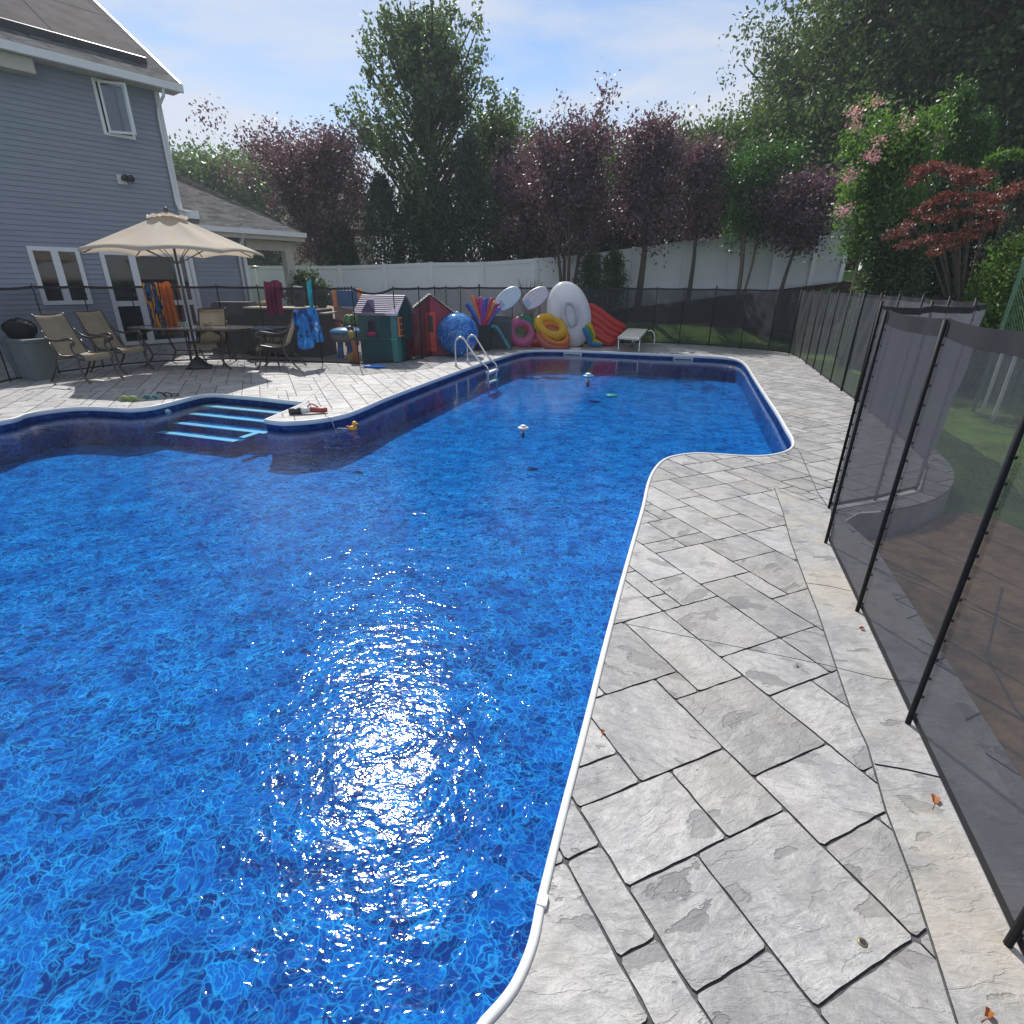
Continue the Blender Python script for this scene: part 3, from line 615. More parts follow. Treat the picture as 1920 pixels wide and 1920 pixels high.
bb.tube([c, c + nj * 0.03], [0.042, 0.034], 16); tag(bb.build('return_jet', simple('jet_plastic', (0.5, 0.6, 0.66), 0.4), base=c), 'round pale return jet in the pool wall left of the steps', 'return jet')

# hand rail ladder
M_steel = simple('stainless', (0.62, 0.62, 0.62), 0.16, 0.08, 20, metal=1.0)
lad = thing('pool_ladder', 'stainless steel pool ladder rails arching over the pool edge', 'ladder', G(866, 684))
for a, t1, t2, e in [((855, 687), (857, 640), (880, 634), (915, 700)), ((877, 681), (881, 634), (902, 630), (931, 694))]:
    A = G(*a); B_ = G(*e, -0.1); hd = Vector((B_.x - A.x, B_.y - A.y, 0)); Ld = hd.length; hd.normalize(); P = [A + Vector((0, 0, 0.002)), A + Vector((0, 0, 0.42))]
    for k in range(9):
        t = k / 8 * math.pi * 0.80; P.append(A + Vector((0, 0, 0.44)) + hd * (0.115 - 0.115 * math.cos(t)) + Vector((0, 0, 0.13 * math.sin(t))))
    P += [B_.lerp(P[-1], 0.4), B_ + hd * -0.02 + Vector((0, 0, 0.12)), B_ + Vector((0, 0, 0.0)), B_ + Vector((0, 0, -0.40))]
    bb = MB(); bb.tube(crom(P, 3), 0.021, 10); bb.build('rail', M_steel, lad, smooth=True)
    bb = MB(); bb.tube([A, A + Vector((0, 0, 0.012))], [0.05, 0.03], 14); bb.build('escutcheon', M_steel, lad)
LA, LB = G(915, 700, -0.1), G(931, 694, -0.1)
for k, z in enumerate((-0.085, -0.30)):
    c = (LA + LB) / 2; dl = (LB - LA); bb = MB(); bb.box((c.x, c.y, z), (dl.length + 0.02, 0.09, 0.035), Euler((0, 0, math.atan2(dl.y, dl.x))), 0.01); bb.build('step', simple('ladder_tread', (0.75, 0.78, 0.76), 0.4), lad)

# floating things
for (u, v), colr, lb in [((1103, 706), (0.08, 0.35, 0.6), 'white topped floating chlorinator with blue collar near the far wall'), ((981, 803), (0.03, 0.08, 0.2), 'small white disc thermometer floating in the middle of the pool')]:
    p = G(u, v, WATER_Z); t_ = thing('pool_floater', lb, 'pool float', p); s_ = 1.0 if u == 1103 else 0.62
    bb = MB(); bb.tube([p + Vector((0, 0, z)) for z in (-0.03 * s_, 0.0, 0.02 * s_, 0.03 * s_)], [0.08 * s_, 0.11 * s_, 0.11 * s_, 0.07 * s_], 18); bb.build('collar', simple('floater_collar_%d' % u, colr if u == 1103 else (0.7, 0.7, 0.7), 0.4), t_, True)
    bb = MB(); bb.tube([p + Vector((0, 0, z)) for z in (0.025 * s_, 0.055 * s_, 0.07 * s_)], [0.06 * s_, 0.06 * s_, 0.02], 14); bb.build('cap', simple('floater_white', (0.8, 0.8, 0.78), 0.4), t_, True)
    bb = MB(); bb.tube([p + Vector((0, 0, z)) for z in (-0.2 * s_, -0.02 * s_)], [0.03 * s_, 0.03 * s_], 10); bb.build('stem', simple('floater_stem', (0.02, 0.05, 0.12), 0.4), t_, True)
p = G(662, 806, WATER_Z); dk = thing('rubber_duck', 'small orange and yellow toy duck floating beside the coping tip', 'toy duck', p)
bb = MB(); bb.ball(p + Vector((0, 0, 0.02)), (0.055, 0.04, 0.035)); bb.tube([p + Vector((-0.045, 0, .03)), p + Vector((-.075, 0, .05))], [0.02, 0.004], 8); bb.build('body', simple('duck_orange', (0.8, 0.32, 0.03), 0.35), dk, True)
bb = MB(); bb.ball(p + Vector((0.025, 0, 0.08)), (0.03, 0.028, 0.03)); bb.build('head', simple('duck_yellow', (0.85, 0.5, 0.05), 0.35), dk, True)
bb = MB(); bb.tube([p + Vector((0.05, -.005, 0.078)), p + Vector((0.075, -.01, 0.072))], [0.012, 0.006], 8); bb.build('beak', simple('duck_beak', (0.7, 0.12, 0.03), 0.35), dk, True)
cl = G(621, 784); bb = MB(); bb.tube(crom([cl + Vector((0, 0, .02)), cl + Vector((0.02, -.05, -0.02)), cl + Vector((0.08, -.08, -.19)), p + Vector((-.2, .02, .01)), p + Vector((-.05, 0, .01))], 4), 0.004, 6)
cd = bb.build('tether_cord', simple('cord_grey', (0.5, 0.52, 0.52), 0.6), base=cl, smooth=True); tag(cd, 'thin pale cord clipped to the coping and tied to the toy duck', 'cord')
bb = MB(); bb.box(cl + Vector((0, 0, 0.012)), (0.06, 0.05, 0.02), None, 0.004); c_ = bb.build('clip', M_coping, cd)
p = G(1147, 742, FLOOR_Z + .004); bb = MB(); bb.tube([p, p + Vector((0, 0, 0.02))], [0.13, 0.12], 20); tag(bb.build('sunken_ring', simple('ring_green', (0.03, 0.45, 0.36), 0.5), base=p, smooth=True), 'green disc toy under water in the deep end', 'toy')

# goggles and toys on the deck
def goggles(u, v, az, lens, strap, lb, s=1.0):
    p = G(u, v); d = dirv(az); n_ = Vector((-d.y, d.x, 0)); t_ = thing('swim_goggles', lb, 'goggles', p, 'swim goggles on the pool deck')
    for q in (-1, 1):
        c = p + d * 0.045 * s * q + Vector((0, 0, 0.03)); M = Matrix.Rotation(R(90) + 0.35, 3, 'X'); M = Matrix.Rotation(math.atan2(d.y, d.x), 3, 'Z') @ M
        bb = MB(); bb.torus(c, 0.036 * s, 0.007 * s, M, 18, 6, 1.15, 0.85); bb.build('lens_frame', strap, t_, True)
        bb = MB(); bb.ball(c, (0.036 * s, 0.03 * s, 0.006), M, 14, 6); bb.build('lens', lens, t_, True)
    bb = MB(); bb.tube(crom([p + d * 0.09 * s + Vector((0, 0, .03)), p + d * 0.13 * s + n_ * 0.06 + Vector((0, 0, .012)), p + d * 0.04 + n_ * 0.15 * s + Vector((0, 0, .01)), p - d * 0.08 * s + n_ * 0.10 * s + Vector((0, 0, .012)), p - d * 0.09 * s + Vector((0, 0, .03))], 5), 0.006, 6); bb.build('strap', strap, t_, True)
goggles(243, 752, 95, simple('lens_lime', (0.30, 0.38, 0.12), 0.15), simple('strap_lime', (0.35, 0.42, 0.2), 0.5), 'lime green swim goggles, leftmost on the pool edge', 1.5)
goggles(284, 748, 80, simple('lens_aqua', (0.10, 0.30, 0.34), 0.15), simple('strap_aqua', (0.35, 0.5, 0.52), 0.5), 'pale aqua swim goggles between the lime and black pairs', 1.2)
goggles(309, 744, 100, simple('lens_clear', (0.5, 0.5, 0.5), 0.1), simple('strap_black', (0.02, 0.02, 0.02), 0.4), 'black framed swim goggles, rightmost of the three pairs', 1.35)
p = G(575, 776); d = dirv(75); gt = thing('water_blaster', 'black, white and red water toy lying on the deck point', 'water toy', p)
bb = MB(); bb.tube([p - d * .21 + Vector((0, 0, .04)), p - d * .06 + Vector((0, 0, .045))], [0.038, 0.042], 10); bb.build('nozzle', simple('toy_black', (0.03, 0.03, 0.035), 0.35), gt, True)
bb = MB(); bb.tube([p - d * .06 + Vector((0, 0, .045)), p + d * .05 + Vector((0, 0, .05))], [0.04, 0.035], 10); bb.build('barrel', simple('toy_white', (0.65, 0.65, 0.66), 0.35), gt, True)
bb = MB(); bb.tube([p + d * .05 + Vector((0, 0, .05)), p + d * .20 + Vector((0, 0, .04)), p + d * .26 + Vector((0, 0, .04))], [0.033, 0.036, 0.028], 10); bb.build('handle', simple('toy_red', (0.32, 0.05, 0.04), 0.4), gt, True)
bb = MB(); bb.tube(crom([p + d * .0 + Vector((0, 0.02, .07)), p + d * .06 + Vector((0, .03, .12)), p + d * .15 + Vector((0, .02, .07))], 4), 0.008, 6); bb.build('trigger_guard', simple('toy_red', (0.32, 0.05, 0.04), 0.4), gt, True)
# deck anchors and fallen leaves
for u, v, lb in [(1617, 1767, 'brass deck anchor hole nearest the camera'), (1495, 1250, 'dark plugged deck anchor hole beside the thin expansion joint')]:
    p = G(u, v); rr = 0.013 if u == 1617 else 0.008
    a_ = thing('deck_anchor', lb, 'deck anchor', p)
    bb = MB(); bb.tube([p + Vector((0, 0, .0005)), p + Vector((0, 0, .0025))], [rr, rr * .9], 20); bb.build('collar', simple('anchor_brass', (0.22, 0.18, 0.11), 0.5, 0.3, 60, metal=0.4), a_, True)
    bb = MB(); bb.tube([p + Vector((0, 0, .0026)), p + Vector((0, 0, .0032))], [rr * .62, rr * .6], 14); bb.build('plug', M_dark, a_)
for u, v, az, s, lb in [(1752, 1500, 30, 0.018, 'orange fallen leaf against the foot of the near mesh fence'), (1616, 1180, 80, 0.013, 'small orange fallen leaf farther along the near mesh fence'), (1130, 1374, 10, 0.010, 'small brown fallen leaf near the white coping'), (1852, 1902, 50, 0.012, 'yellow leaf tip at the bottom corner by the fence')]:
    p = G(u, v); d = dirv(az); n_ = Vector((-d.y, d.x, 0)); V_ = []
    for k in range(12):
        t = 2 * math.pi * k / 12; rr = s * (0.9 + 0.22 * math.cos(5 * t) + 0.12 * math.sin(3 * t)) ; V_.append(p + d * rr * math.cos(t) * 1.25 + n_ * rr * math.sin(t) * .8 + Vector((0, 0, 0.003 + 0.010 * abs(math.sin(t)))))
    bb = MB(); bb.add(V_ + [p + Vector((0, 0, .002))], [(k, (k + 1) % 12, 12) for k in range(12)]); lf = thing('fallen_leaf', lb, 'leaf', p)
    bb.build('blade', F_dry, lf); bb = MB(); bb.tube([p + d * -s, p + d * -s * 2.6 + n_ * s * .6 + Vector((0, 0, .002))], 0.0008, 5); bb.build('stalk', F_dry, lf)

# ================================================================== MESH POOL FENCE
FH = 1.47
def mesh_fence(name, label, P, sag=None, gates=(), ripple=0.010, hem=0.045, proud=0.03, flare=None, group='sections of the black mesh pool fence'):
    root = thing(name, label, 'fence', P[0], group)
    b_m, b_h, b_l = MB(), MB(), MB(); rr = random.Random(name + label)
    for i in range(len(P) - 1):
        A, B_ = P[i], P[i + 1]; L_ = (B_ - A).length
        if L_ < 0.03 or i in gates: continue
        d = (B_ - A).normalized(); n_ = Vector((d.y, -d.x, 0)); nu = 14; sg = (sag or {}).get(i, 0.012)
        ph = rr.uniform(0, 6); tw = rr.uniform(-1.0, 1.0) * ripple
        def f(u, v, A=A, B_=B_, n_=n_, sg=sg, ph=ph, tw=tw):
            q = A.lerp(B_, u); zt = FH - sg * 4 * u * (1 - u); env = math.sin(math.pi * u)
            o = env * math.sin(math.pi * min(1, v * 1.0) * .5 + .0) ** .5 * (ripple * math.sin(7 * u + 5 * v + ph) + 0.6 * ripple * math.sin(16 * u - 9 * v + ph * 2) + tw * 2 * v) - .015
            return q + n_ * o + Vector((0, 0, 0.02 + (zt - 0.02) * v))
        b_m.grid(f, nu, 16)
        b_h.grid(lambda u, v, f=f, n_=n_: f(u, 1.0 - (hem / FH) * v) + n_ * 0.0015, nu, 1)
        b_l.grid(lambda u, v, f=f, n_=n_: f(u, (0.03 / FH) * v) + n_ * 0.0015, nu, 1)
    b_m.build('mesh_panel', M_mesh if P[0].length < 7 and P[-1].length < 7 else (M_mesh_house if P[0].x < -2 and P[-1].x < 0 else (M_mesh_side if P[0].x > 5 else M_mesh_far)), root, True); b_h.build('top_hem', M_hem, root, True); b_l.build('bottom_hem', M_hem, root, True)
    for i, p in enumerate(P):
        big = (i in (sag or {}).get('thick', ())) ; r_ = 0.0105 * (1.6 if big else 1)
        bb = MB(); bb.tube([p + Vector((0, 0, 0.0)), p + Vector((0, 0, FH + proud))], r_, 8); po = bb.build('post', M_post, root, True)
        if p.length < 7:
            a = P[min(i + 1, len(P) - 1)] - P[max(i - 1, 0)]; a.z = 0; a.normalize(); n_ = Vector((-a.y, a.x, 0)); sc_ = MB()
            c = p + Vector((0, 0, 0.05)) + n_ * 0.013; sc_.tube([c, c + n_ * 0.007], [0.0075, 0.0045], 7); s0_ = sc_.build('screw', M_post, po, True)
            for k in range(1, 17):
                s1_ = s0_.copy(); COL.objects.link(s1_); s1_.parent = po; s1_.location = s0_.location + Vector((0, 0, k * 0.0875))
        if big: bb = MB(); bb.tube([p + Vector((0, 0, FH + proud)), p + Vector((0, 0, FH + proud + .03))], [0.028, 0.018], 8); bb.build('latch_cap', M_post, po, True)
    return root
mesh_fence('mesh_fence', 'black mesh fence section running along the house side patio', left_w[:9] , {3: .03, 5: .02})
mesh_fence('mesh_fence', 'black mesh fence section with a sagging top in front of the playhouses', left_w[8:], {1: .02, 3: 0.10})
mesh_fence('mesh_fence', 'black mesh fence section along the far end behind the inflatables', far_w, {9: .01, 'thick': (3, 11)})
mesh_fence('mesh_fence', 'black mesh fence section along the right side of the far deck, fabric pulled into folds', right_w, {'thick': (0, 6)}, ripple=0.022)
mesh_fence('mesh_fence', 'short black mesh fence return standing on the curved deck corner', corner_w, {}, ripple=0.03)
mesh_fence('mesh_fence', 'nearest black mesh fence section with screw studded posts', near_w, {'thick': ()}, ripple=0.008, hem=0.075, proud=-0.005)
# second fence beyond: open gate leaves seen above the near fence
g1 = [W(1662, 545, 9.6), W(1690, 545, 9.4), W(1735, 546, 9.4), W(1795, 548, 9.5), W(1838, 549, 9.7), W(1852, 549, 9.9)]
g1 = [Vector((p.x, p.y, gz(p.x, p.y))) for p in g1]
mesh_fence('mesh_fence', 'black mesh gate leaf standing open behind the near fence, thick dark posts', g1, {'thick': (0, 1, 4, 5), 2: .03})
# outdoor white hand rail seen through the mesh, right
hr = thing('hand_rail', 'pale bent tube hand rail standing on the lawn behind the near mesh', 'railing', W(1905, 700, 7.2) * 1.0)
for dx, dy in ((0, 0), (0.12, 0.35)):
    A = W(1850, 634, 8.0) + Vector((dx, dy, 0)); B_ = W(1912, 646, 7.3) + Vector((dx, dy, 0)); bb = MB()
    bb.tube(crom([A + Vector((-.02, .05, -.04)), A + Vector((.03, -.03, 0)), B_ + Vector((-.05, .04, 0)), B_ + Vector((0, 0, -.06)), Vector((B_.x, B_.y, gz(B_.x, B_.y)))], 5), 0.022, 8); bb.build('rail', simple('rail_white', (0.7, 0.7, 0.72), 0.35), hr, True)

# ================================================================== WHITE VINYL FENCE (one thing: panels, posts, caps)
VB = [Vector((p.x, p.y, p.z - 1.86)) for p in VIN]
vf = thing('vinyl_fence', 'tall white vinyl boundary fence stepping up behind the trees', 'fence', VB[0])
for i in range(len(VB) - 1):
    A, B_ = VB[i], VB[i + 1]; d = (B_ - A); d.z = 0; L_ = d.length; d.normalize(); n_ = Vector((d.y, -d.x, 0))
    bb = MB(); nb = 1
    for k in range(nb):
        u0, u1 = k / nb, (k + 1) / nb; q0, q1 = A.lerp(B_, u0 + .002), A.lerp(B_, u1 - .002)
        for s_ in (0,):
            bb.add([q0 + n_ * .0, q1 + n_ * .0, q1 + Vector((0, 0, 1.80)), q0 + Vector((0, 0, 1.80)), q0 - n_ * .03, q1 - n_ * .03, q1 - n_ * .03 + Vector((0, 0, 1.80)), q0 - n_ * .03 + Vector((0, 0, 1.80))], [(0, 1, 2, 3), (5, 4, 7, 6), (0, 3, 7, 4), (1, 5, 6, 2), (3, 2, 6, 7)])
    bb.build('panel', M_vinyl, vf)
    for z0 in (0.06, 1.78):
        bb = MB(); bb.add([A + Vector((0, 0, z0)) + n_ * .02, B_ + Vector((0, 0, z0)) + n_ * .02, B_ + Vector((0, 0, z0 + .12)) + n_ * .02, A + Vector((0, 0, z0 + .12)) + n_ * .02, A + Vector((0, 0, z0)) - n_ * .05, B_ + Vector((0, 0, z0)) - n_ * .05, B_ + Vector((0, 0, z0 + .12)) - n_ * .05, A + Vector((0, 0, z0 + .12)) - n_ * .05], [(0, 1, 2, 3), (5, 4, 7, 6), (3, 2, 6, 7), (0, 3, 7, 4), (1, 5, 6, 2), (0, 4, 5, 1)]); bb.build('rail', M_vinyl, vf)
for p in VB:
    bb = MB(); bb.box(p + Vector((0, 0, 0.93)), (0.13, 0.13, 1.9)); po = bb.build('post', M_vinyl, vf)
    bb = MB(); bb.box(p + Vector((0, 0, 1.9)), (0.15, 0.15, 0.04), None, 0.012); bb.build('cap', M_vinyl, po)
# run turning back up the slope, behind the corner
q = VB[-1]; vf2 = thing('vinyl_fence', 'white vinyl fence piece behind the corner, standing taller between the shrubs', 'fence', q + Vector((0.2, 1.2, .5)))
bb = MB(); bb.box(q + Vector((0.35, 2.0, 1.55)), (1.6, 0.05, 1.9)); bb.build('panel', M_vinyl, vf2)
for k in range(6): bb = MB(); bb.box(q + Vector((-0.42 + k * .3, 1.96, 2.62)), (0.03, 0.03, 0.22)); bb.build('lattice', M_vinyl, vf2)
bb = MB(); bb.box(q + Vector((0.35, 1.96, 2.76)), (1.6, 0.06, 0.05)); bb.build('rail', M_vinyl, vf2)

# ================================================================== HOUSE
s_eave = wallpt(308, 177); 
hz = 5.35
hs = thing('house', 'blue grey two storey house with clapboard siding, white trim and solar roof', 'house', hp(0))
SL = -19.0
def siding(s0, s1, z0, z1, parent, nm='wall', out=0.0):
    bb = MB(); st_ = 0.105; k = int((z1 - z0) / st_) + 1
    for i in range(k):
        a = z0 + i * st_; c = min(z1, a + st_)
        if c - a < .01: continue
        bb.add([hp(s0, out + .018, a), hp(s1, out + .018, a), hp(s1, out + .002, c), hp(s0, out + .002, c), hp(s0, out + .002, a), hp(s1, out + .002, a)], [(0, 1, 2, 3), (4, 5, 1, 0)])
    bb.add([hp(s0, out - .15, z0), hp(s1, out - .15, z0), hp(s1, out - .15, z1), hp(s0, out - .15, z1), hp(s0, out, z0), hp(s1, out, z0), hp(s1, out, z1), hp(s0, out, z1)], [(0, 1, 2, 3), (1, 5, 6, 2), (0, 3, 7, 4), (3, 2, 6, 7)])
    return bb.build(nm, M_siding, parent)
siding(SL, 0, 0, 5.75, hs)
bb = MB(); bb.add([hp(0, -.005, 0), hp(0, -9, 0), hp(0, -9, 5.75), hp(0, -4.5, 8.3), hp(0, -.005, 5.75)], [(0, 1, 2, 3, 4)]); bb.build('gable_wall', M_siding, hs)
bb = MB(); bb.box(hp(-.04, .012, 2.85), (0.05, 0.10, 5.6), Matrix.Rotation(math.atan2(HN.y, HN.x), 3, 'Z')); bb.build('corner_trim', M_white, hs)
MH = Matrix.Rotation(math.atan2(HD.y, HD.x), 3, 'Z')      # x along the wall, y = -HN side
def hbox(bb, s0, s1, z0, z1, o0, o1):
    bb.box(hp((s0 + s1) / 2, (o0 + o1) / 2, (z0 + z1) / 2), (abs(s1 - s0), abs(o1 - o0), abs(z1 - z0)), MH); return bb
# roof
OV, PT = 0.42, 0.62
def rp(s, back, up=0.0): return hp(s, OV - back, 5.80 + back * PT + up)
bb = MB(); bb.add([rp(SL, 0), rp(.35, 0), rp(.35, 5), rp(SL, 5), rp(SL, 0, -.12), rp(.35, 0, -.12), rp(.35, 5, -.12), rp(SL, 5, -.12)], [(0, 1, 2, 3), (7, 6, 5, 4), (0, 4, 5, 1), (1, 5, 6, 2)]); rf = bb.build('roof', M_shingle, hs)
bb = MB(); bb.add([hp(SL, OV, 5.80) + HN * 0 - Vector((0, 0, .14)), hp(.35, OV, 5.66), hp(.35, 0, 5.66), hp(SL, 0, 5.66), hp(SL, OV, 5.64), hp(.35, OV, 5.64), hp(.35, 0, 5.64), hp(SL, 0, 5.64)], [(0, 1, 2, 3), (7, 6, 5, 4), (0, 4, 5, 1)]); bb.build('soffit', M_soffit, hs)
bb = MB(); hbox(bb, SL, .37, 5.63, 5.78, OV + .002, OV + .10); bb.build('gutter', M_white, hs)
bb = MB(); bb.add([rp(.352, 0, .02), rp(.352, 5, .02), rp(.352, 5, -.17), rp(.352, 0, -.17), rp(.41, 0, .02), rp(.41, 5, .02), rp(.41, 5, -.17), rp(.41, 0, -.17)], [(0, 1, 2, 3), (4, 7, 6, 5), (0, 4, 5, 1), (2, 6, 7, 3), (0, 3, 7, 4)]); bb.build('rake_board', M_white, hs)
# solar array: a row of framed modules
for k in range(9):
    s1 = -0.05 - k * 1.72; s0 = s1 - 1.70
    for r_ in range(2):
        b0 = 0.62 + r_ * 1.9; b1 = b0 + 1.87
        bb = MB(); bb.add([rp(s0, b0, .14), rp(s1, b0, .14), rp(s1, b1, .14), rp(s0, b1, .14), rp(s0, b0, .09), rp(s1, b0, .09), rp(s1, b1, .09), rp(s0, b1, .09)], [(0, 1, 2, 3), (7, 6, 5, 4), (0, 4, 5, 1), (1, 5, 6, 2), (2, 6, 7, 3), (3, 7, 4, 0)]); bb.build('solar_panel', M_solar, hs)
bb = MB(); bb.add([rp(-16, .58, .15), rp(-.03, .58, .15), rp(-.03, .58, .01), rp(-16, .58, .01), rp(-16, .61, .15), rp(-.03, .61, .15), rp(-.03, .61, .01), rp(-16, .61, .01)], [(0, 1, 2, 3), (4, 7, 6, 5), (0, 4, 5, 1), (1, 5, 6, 2), (0, 3, 7, 4)]); bb.build('panel_skirt', M_dark, hs)
# downspout at the corner
bb = MB(); bb.tube([hp(-.05, OV + .03, 5.66), hp(-.06, OV - .02, 5.5), hp(-.10, .10, 5.3), hp(-.12, .075, 5.1), hp(-.12, .075, 3.35), hp(-.10, .10, 3.2), hp(.05, .3, 3.12)], 0.042, 8, True, 0.8); bb.build('downspout', M_white, hs)
# upper casement window
def wrect(px):
    q = [wallpt(*p) for p in px]; return q
a0, a1 = wallpt(172, 152), wallpt(237, 154); a2, a3 = wallpt(193, 252), wallpt(247, 263)
s0, s1 = (a0[0] + a2[0]) / 2, (a1[0] + a3[0]) / 2; z1, z0 = (a0[1] + a1[1]) / 2, (a2[1] + a3[1]) / 2
def frame(bb, s0, s1, z0, z1, wd, o0, o1):
    hbox(bb, s0, s0 + wd, z0, z1, o0, o1); hbox(bb, s1 - wd, s1, z0, z1, o0, o1); hbox(bb, s0 + wd, s1 - wd, z0, z0 + wd, o0, o1 - .002); hbox(bb, s0 + wd, s1 - wd, z1 - wd, z1, o0, o1 - .002); return bb
wf = frame(MB(), s0, s1, z0, z1, .06, .0, .05).build('window', M_white, hs); bb = MB(); hbox(bb, s0 + .05, s1 - .05, z0 + .05, z1 - .05, .019, .026); bb.build('dark_opening', M_glass, wf)
# open sash hinged at its left jamb, swung outwards
ang = R(32); hw = (s1 - s0) - .10; h0, h1 = z0 + .05, z1 - .04
def sash(x, y, z): return hp(s0 + .10 + x * math.cos(ang) + y * math.sin(ang), .06 + x * math.sin(ang) - y * math.cos(ang), z)
def sbox(bb, x0, x1, z0, z1, t=.02):
    P = [sash(x, y, z) for x in (x0, x1) for y in (-t, t) for z in (z0, z1)]; bb.add(P, [(0, 1, 3, 2), (4, 6, 7, 5), (0, 4, 5, 1), (2, 3, 7, 6), (0, 2, 6, 4), (1, 5, 7, 3)])
bb = MB(); sbox(bb, 0, .045, h0, h1); sbox(bb, hw - .045, hw, h0, h1); sbox(bb, .045, hw - .045, h0, h0 + .045); sbox(bb, .045, hw - .045, h1 - .045, h1); bb.build('open_sash', M_white, wf)
def glassmat():
    m, t, out = new_mat('clear_pane'); gl = N(t, 'ShaderNodeBsdfGlossy', {'Roughness': 0.02}); tr = N(t, 'ShaderNodeBsdfTransparent', {'Color': (0.8, 0.85, 0.88, 1)})
    ms = N(t, 'ShaderNodeMixShader', {0: 0.12, 1: tr.outputs[0], 2: gl.outputs[0]}); t.links.new(ms.outputs[0], out.inputs[0]); return m
M_pane = glassmat()
bb = MB(); bb.add([sash(.045, 0, h0 + .045), sash(hw - .045, 0, h0 + .045), sash(hw - .045, 0, h1 - .045), sash(.045, 0, h1 - .045)], [(0, 1, 2, 3)]); bb.build('pane', M_pane, wf)
# lower window, two lights
a0, a1 = wallpt(47, 461), wallpt(145, 465); zb = wallpt(120, 571)[1]
s0, s1, z1, z0 = a0[0], a1[0], (a0[1] + a1[1]) / 2, zb
wf = frame(MB(), s0, s1, z0, z1, .085, .0, .055)
hbox(wf, (s0 + s1) / 2 - .07, (s0 + s1) / 2 + .07, z0 + .085, z1 - .085, 0, .052); wf = wf.build('window', M_white, hs)
for c0, c1_ in ((s0 + .086, (s0 + s1) / 2 - .071), ((s0 + s1) / 2 + .071, s1 - .086)):
    bb = MB(); hbox(bb, c0, c1_, z0 + .086, z1 - .086, .019, .03); bb.build('pane', M_glass, wf)
# patio door group
cuts = [183, 243, 327, 360]; zt = (wallpt(185, 469)[1] + wallpt(325, 475)[1]) / 2; zm = wallpt(240, 569)[1]
ss = [wallpt(u, 470 + (u - 183) * .04)[0] for u in cuts]; ss[-1] = min(ss[-1], -.12)
pd = MB(); frame(pd, ss[0], ss[-1], 0.05, zt, .09, 0, .06)
for s_ in ss[1:-1]: hbox(pd, s_ - .075, s_ + .075, 0.14, zt - .09, 0, .056)
for k in range(3): hbox(pd, ss[k] + .092 if k == 0 else ss[k] + .077, ss[k + 1] - (.092 if k == 2 else .077), zm - .06, zm + .06, 0, .05)
pd = pd.build('patio_door', M_white, hs)
for k in range(3):
    c0, c1_ = ss[k] + .08, ss[k + 1] - .08
    bb = MB(); hbox(bb, c0, c1_, zm + .061, zt - .092, .019, .03); bb.build('pane', M_glass, pd)
    bb = MB(); hbox(bb, c0, c1_, .142, zm - .061, .019, .03); bb.build('pane', M_glass, pd)
bb = MB(); hbox(bb, ss[1] + .08, ss[2] - .16, zt - .62, zt - .10, .0305, .036); bb.build('blind', M_blind, pd)
# flood light on its white plate
sl, zl = wallpt(231, 337); bb = MB(); hbox(bb, sl - .13, sl + .06, zl - .10, zl + .09, 0.02, .04); fl = bb.build('flood_light', M_white, hs)
for dx in (-.03, .09):
    bb = MB(); bb.tube([hp(sl + dx, .04, zl), hp(sl + dx, .12, zl + .02), hp(sl + dx + .02, .20, zl + .02)], [0.03, 0.055, 0.075], 12); bb.build('lamp_head', M_dark, fl, True)
# eave return of the front gable at the frame's left edge
a = wallpt(0, 108); bb = MB(); hbox(bb, a[0] - 3, wallpt(52, 118)[0], a[1] - .22, a[1] + .04, .0, .34); bb.build('eave_return', M_soffit, hs)
# single storey wing with porch roof
s_w = wallpt(459, 500)[0]; ze = wallpt(400, 412)[1] + .0; ze = 2.78
wg = thing('porch_wing', 'single storey wing with grey shingle roof over a white columned porch', 'porch', hp(2))
siding(0.04, s_w, 0, ze, wg, out=-.02)
s_e = wallpt(548, 500)[0] + .25
OV2 = .45
def rq(s, back, up=0.0): return hp(s, OV2 - back, ze + .06 + back * .55 + up)
BK = 4.2
bb = MB(); bb.add([rq(-.0, 0), rq(s_e, 0), rq(s_e - BK, BK), rq(-.0, BK), hp(s_e, OV2 - 2 * BK, ze + .06)], [(0, 1, 2, 3), (1, 4, 2)]); bb.build('roof', M_shingle, wg)
bb = MB(); hbox(bb, .02, s_e, ze - .16, ze + .05, OV2 - .04, OV2 + .0); hbox(bb, .02, s_e - .02, ze - .05, ze - .02, -.0, OV2 - .042); hbox(bb, s_e - .04, s_e, ze - .16, ze + .05, OV2 - 2 * BK, OV2 - .042); bb.build('soffit', M_soffit, wg)
bb = MB(); hbox(bb, .0, s_e + .02, ze - .05, ze + .07, OV2 + .002, OV2 + .10); bb.build('gutter', M_white, wg)
bb = MB(); hbox(bb, s_w - .02, s_w + .08, 0, ze - .06, -.12, .03); bb.build('corner_trim', M_white, wg)
bb = MB(); bb.tube([hp(s_w - .1, OV2, ze - .05), hp(s_w - .12, .3, ze - .25), hp(s_w - .14, .07, ze - .4), hp(s_w - .14, .07, .1)], .04, 8); bb.build('downspout', M_white, wg, True)
sc = wallpt(541, 500)[0]
bb = MB(); hbox(bb, sc - .12, sc + .12, .12, ze - .17, -.10, .14); co_ = bb.build('column', M_soffit, wg); bb = MB(); hbox(bb, sc - .16, sc + .16, 0, .12, -.14, .18); bb.build('plinth', M_soffit, co_)
bb = MB(); hbox(bb, s_w + .1, s_e - .1, ze - .42, ze - .165, .0, .10); bb.build('beam', M_soffit, wg)
bb = MB(); hbox(bb, -.1, .35, ze + .1, ze + .42, -.0, .14); bb.build('flashing', M_white, wg)

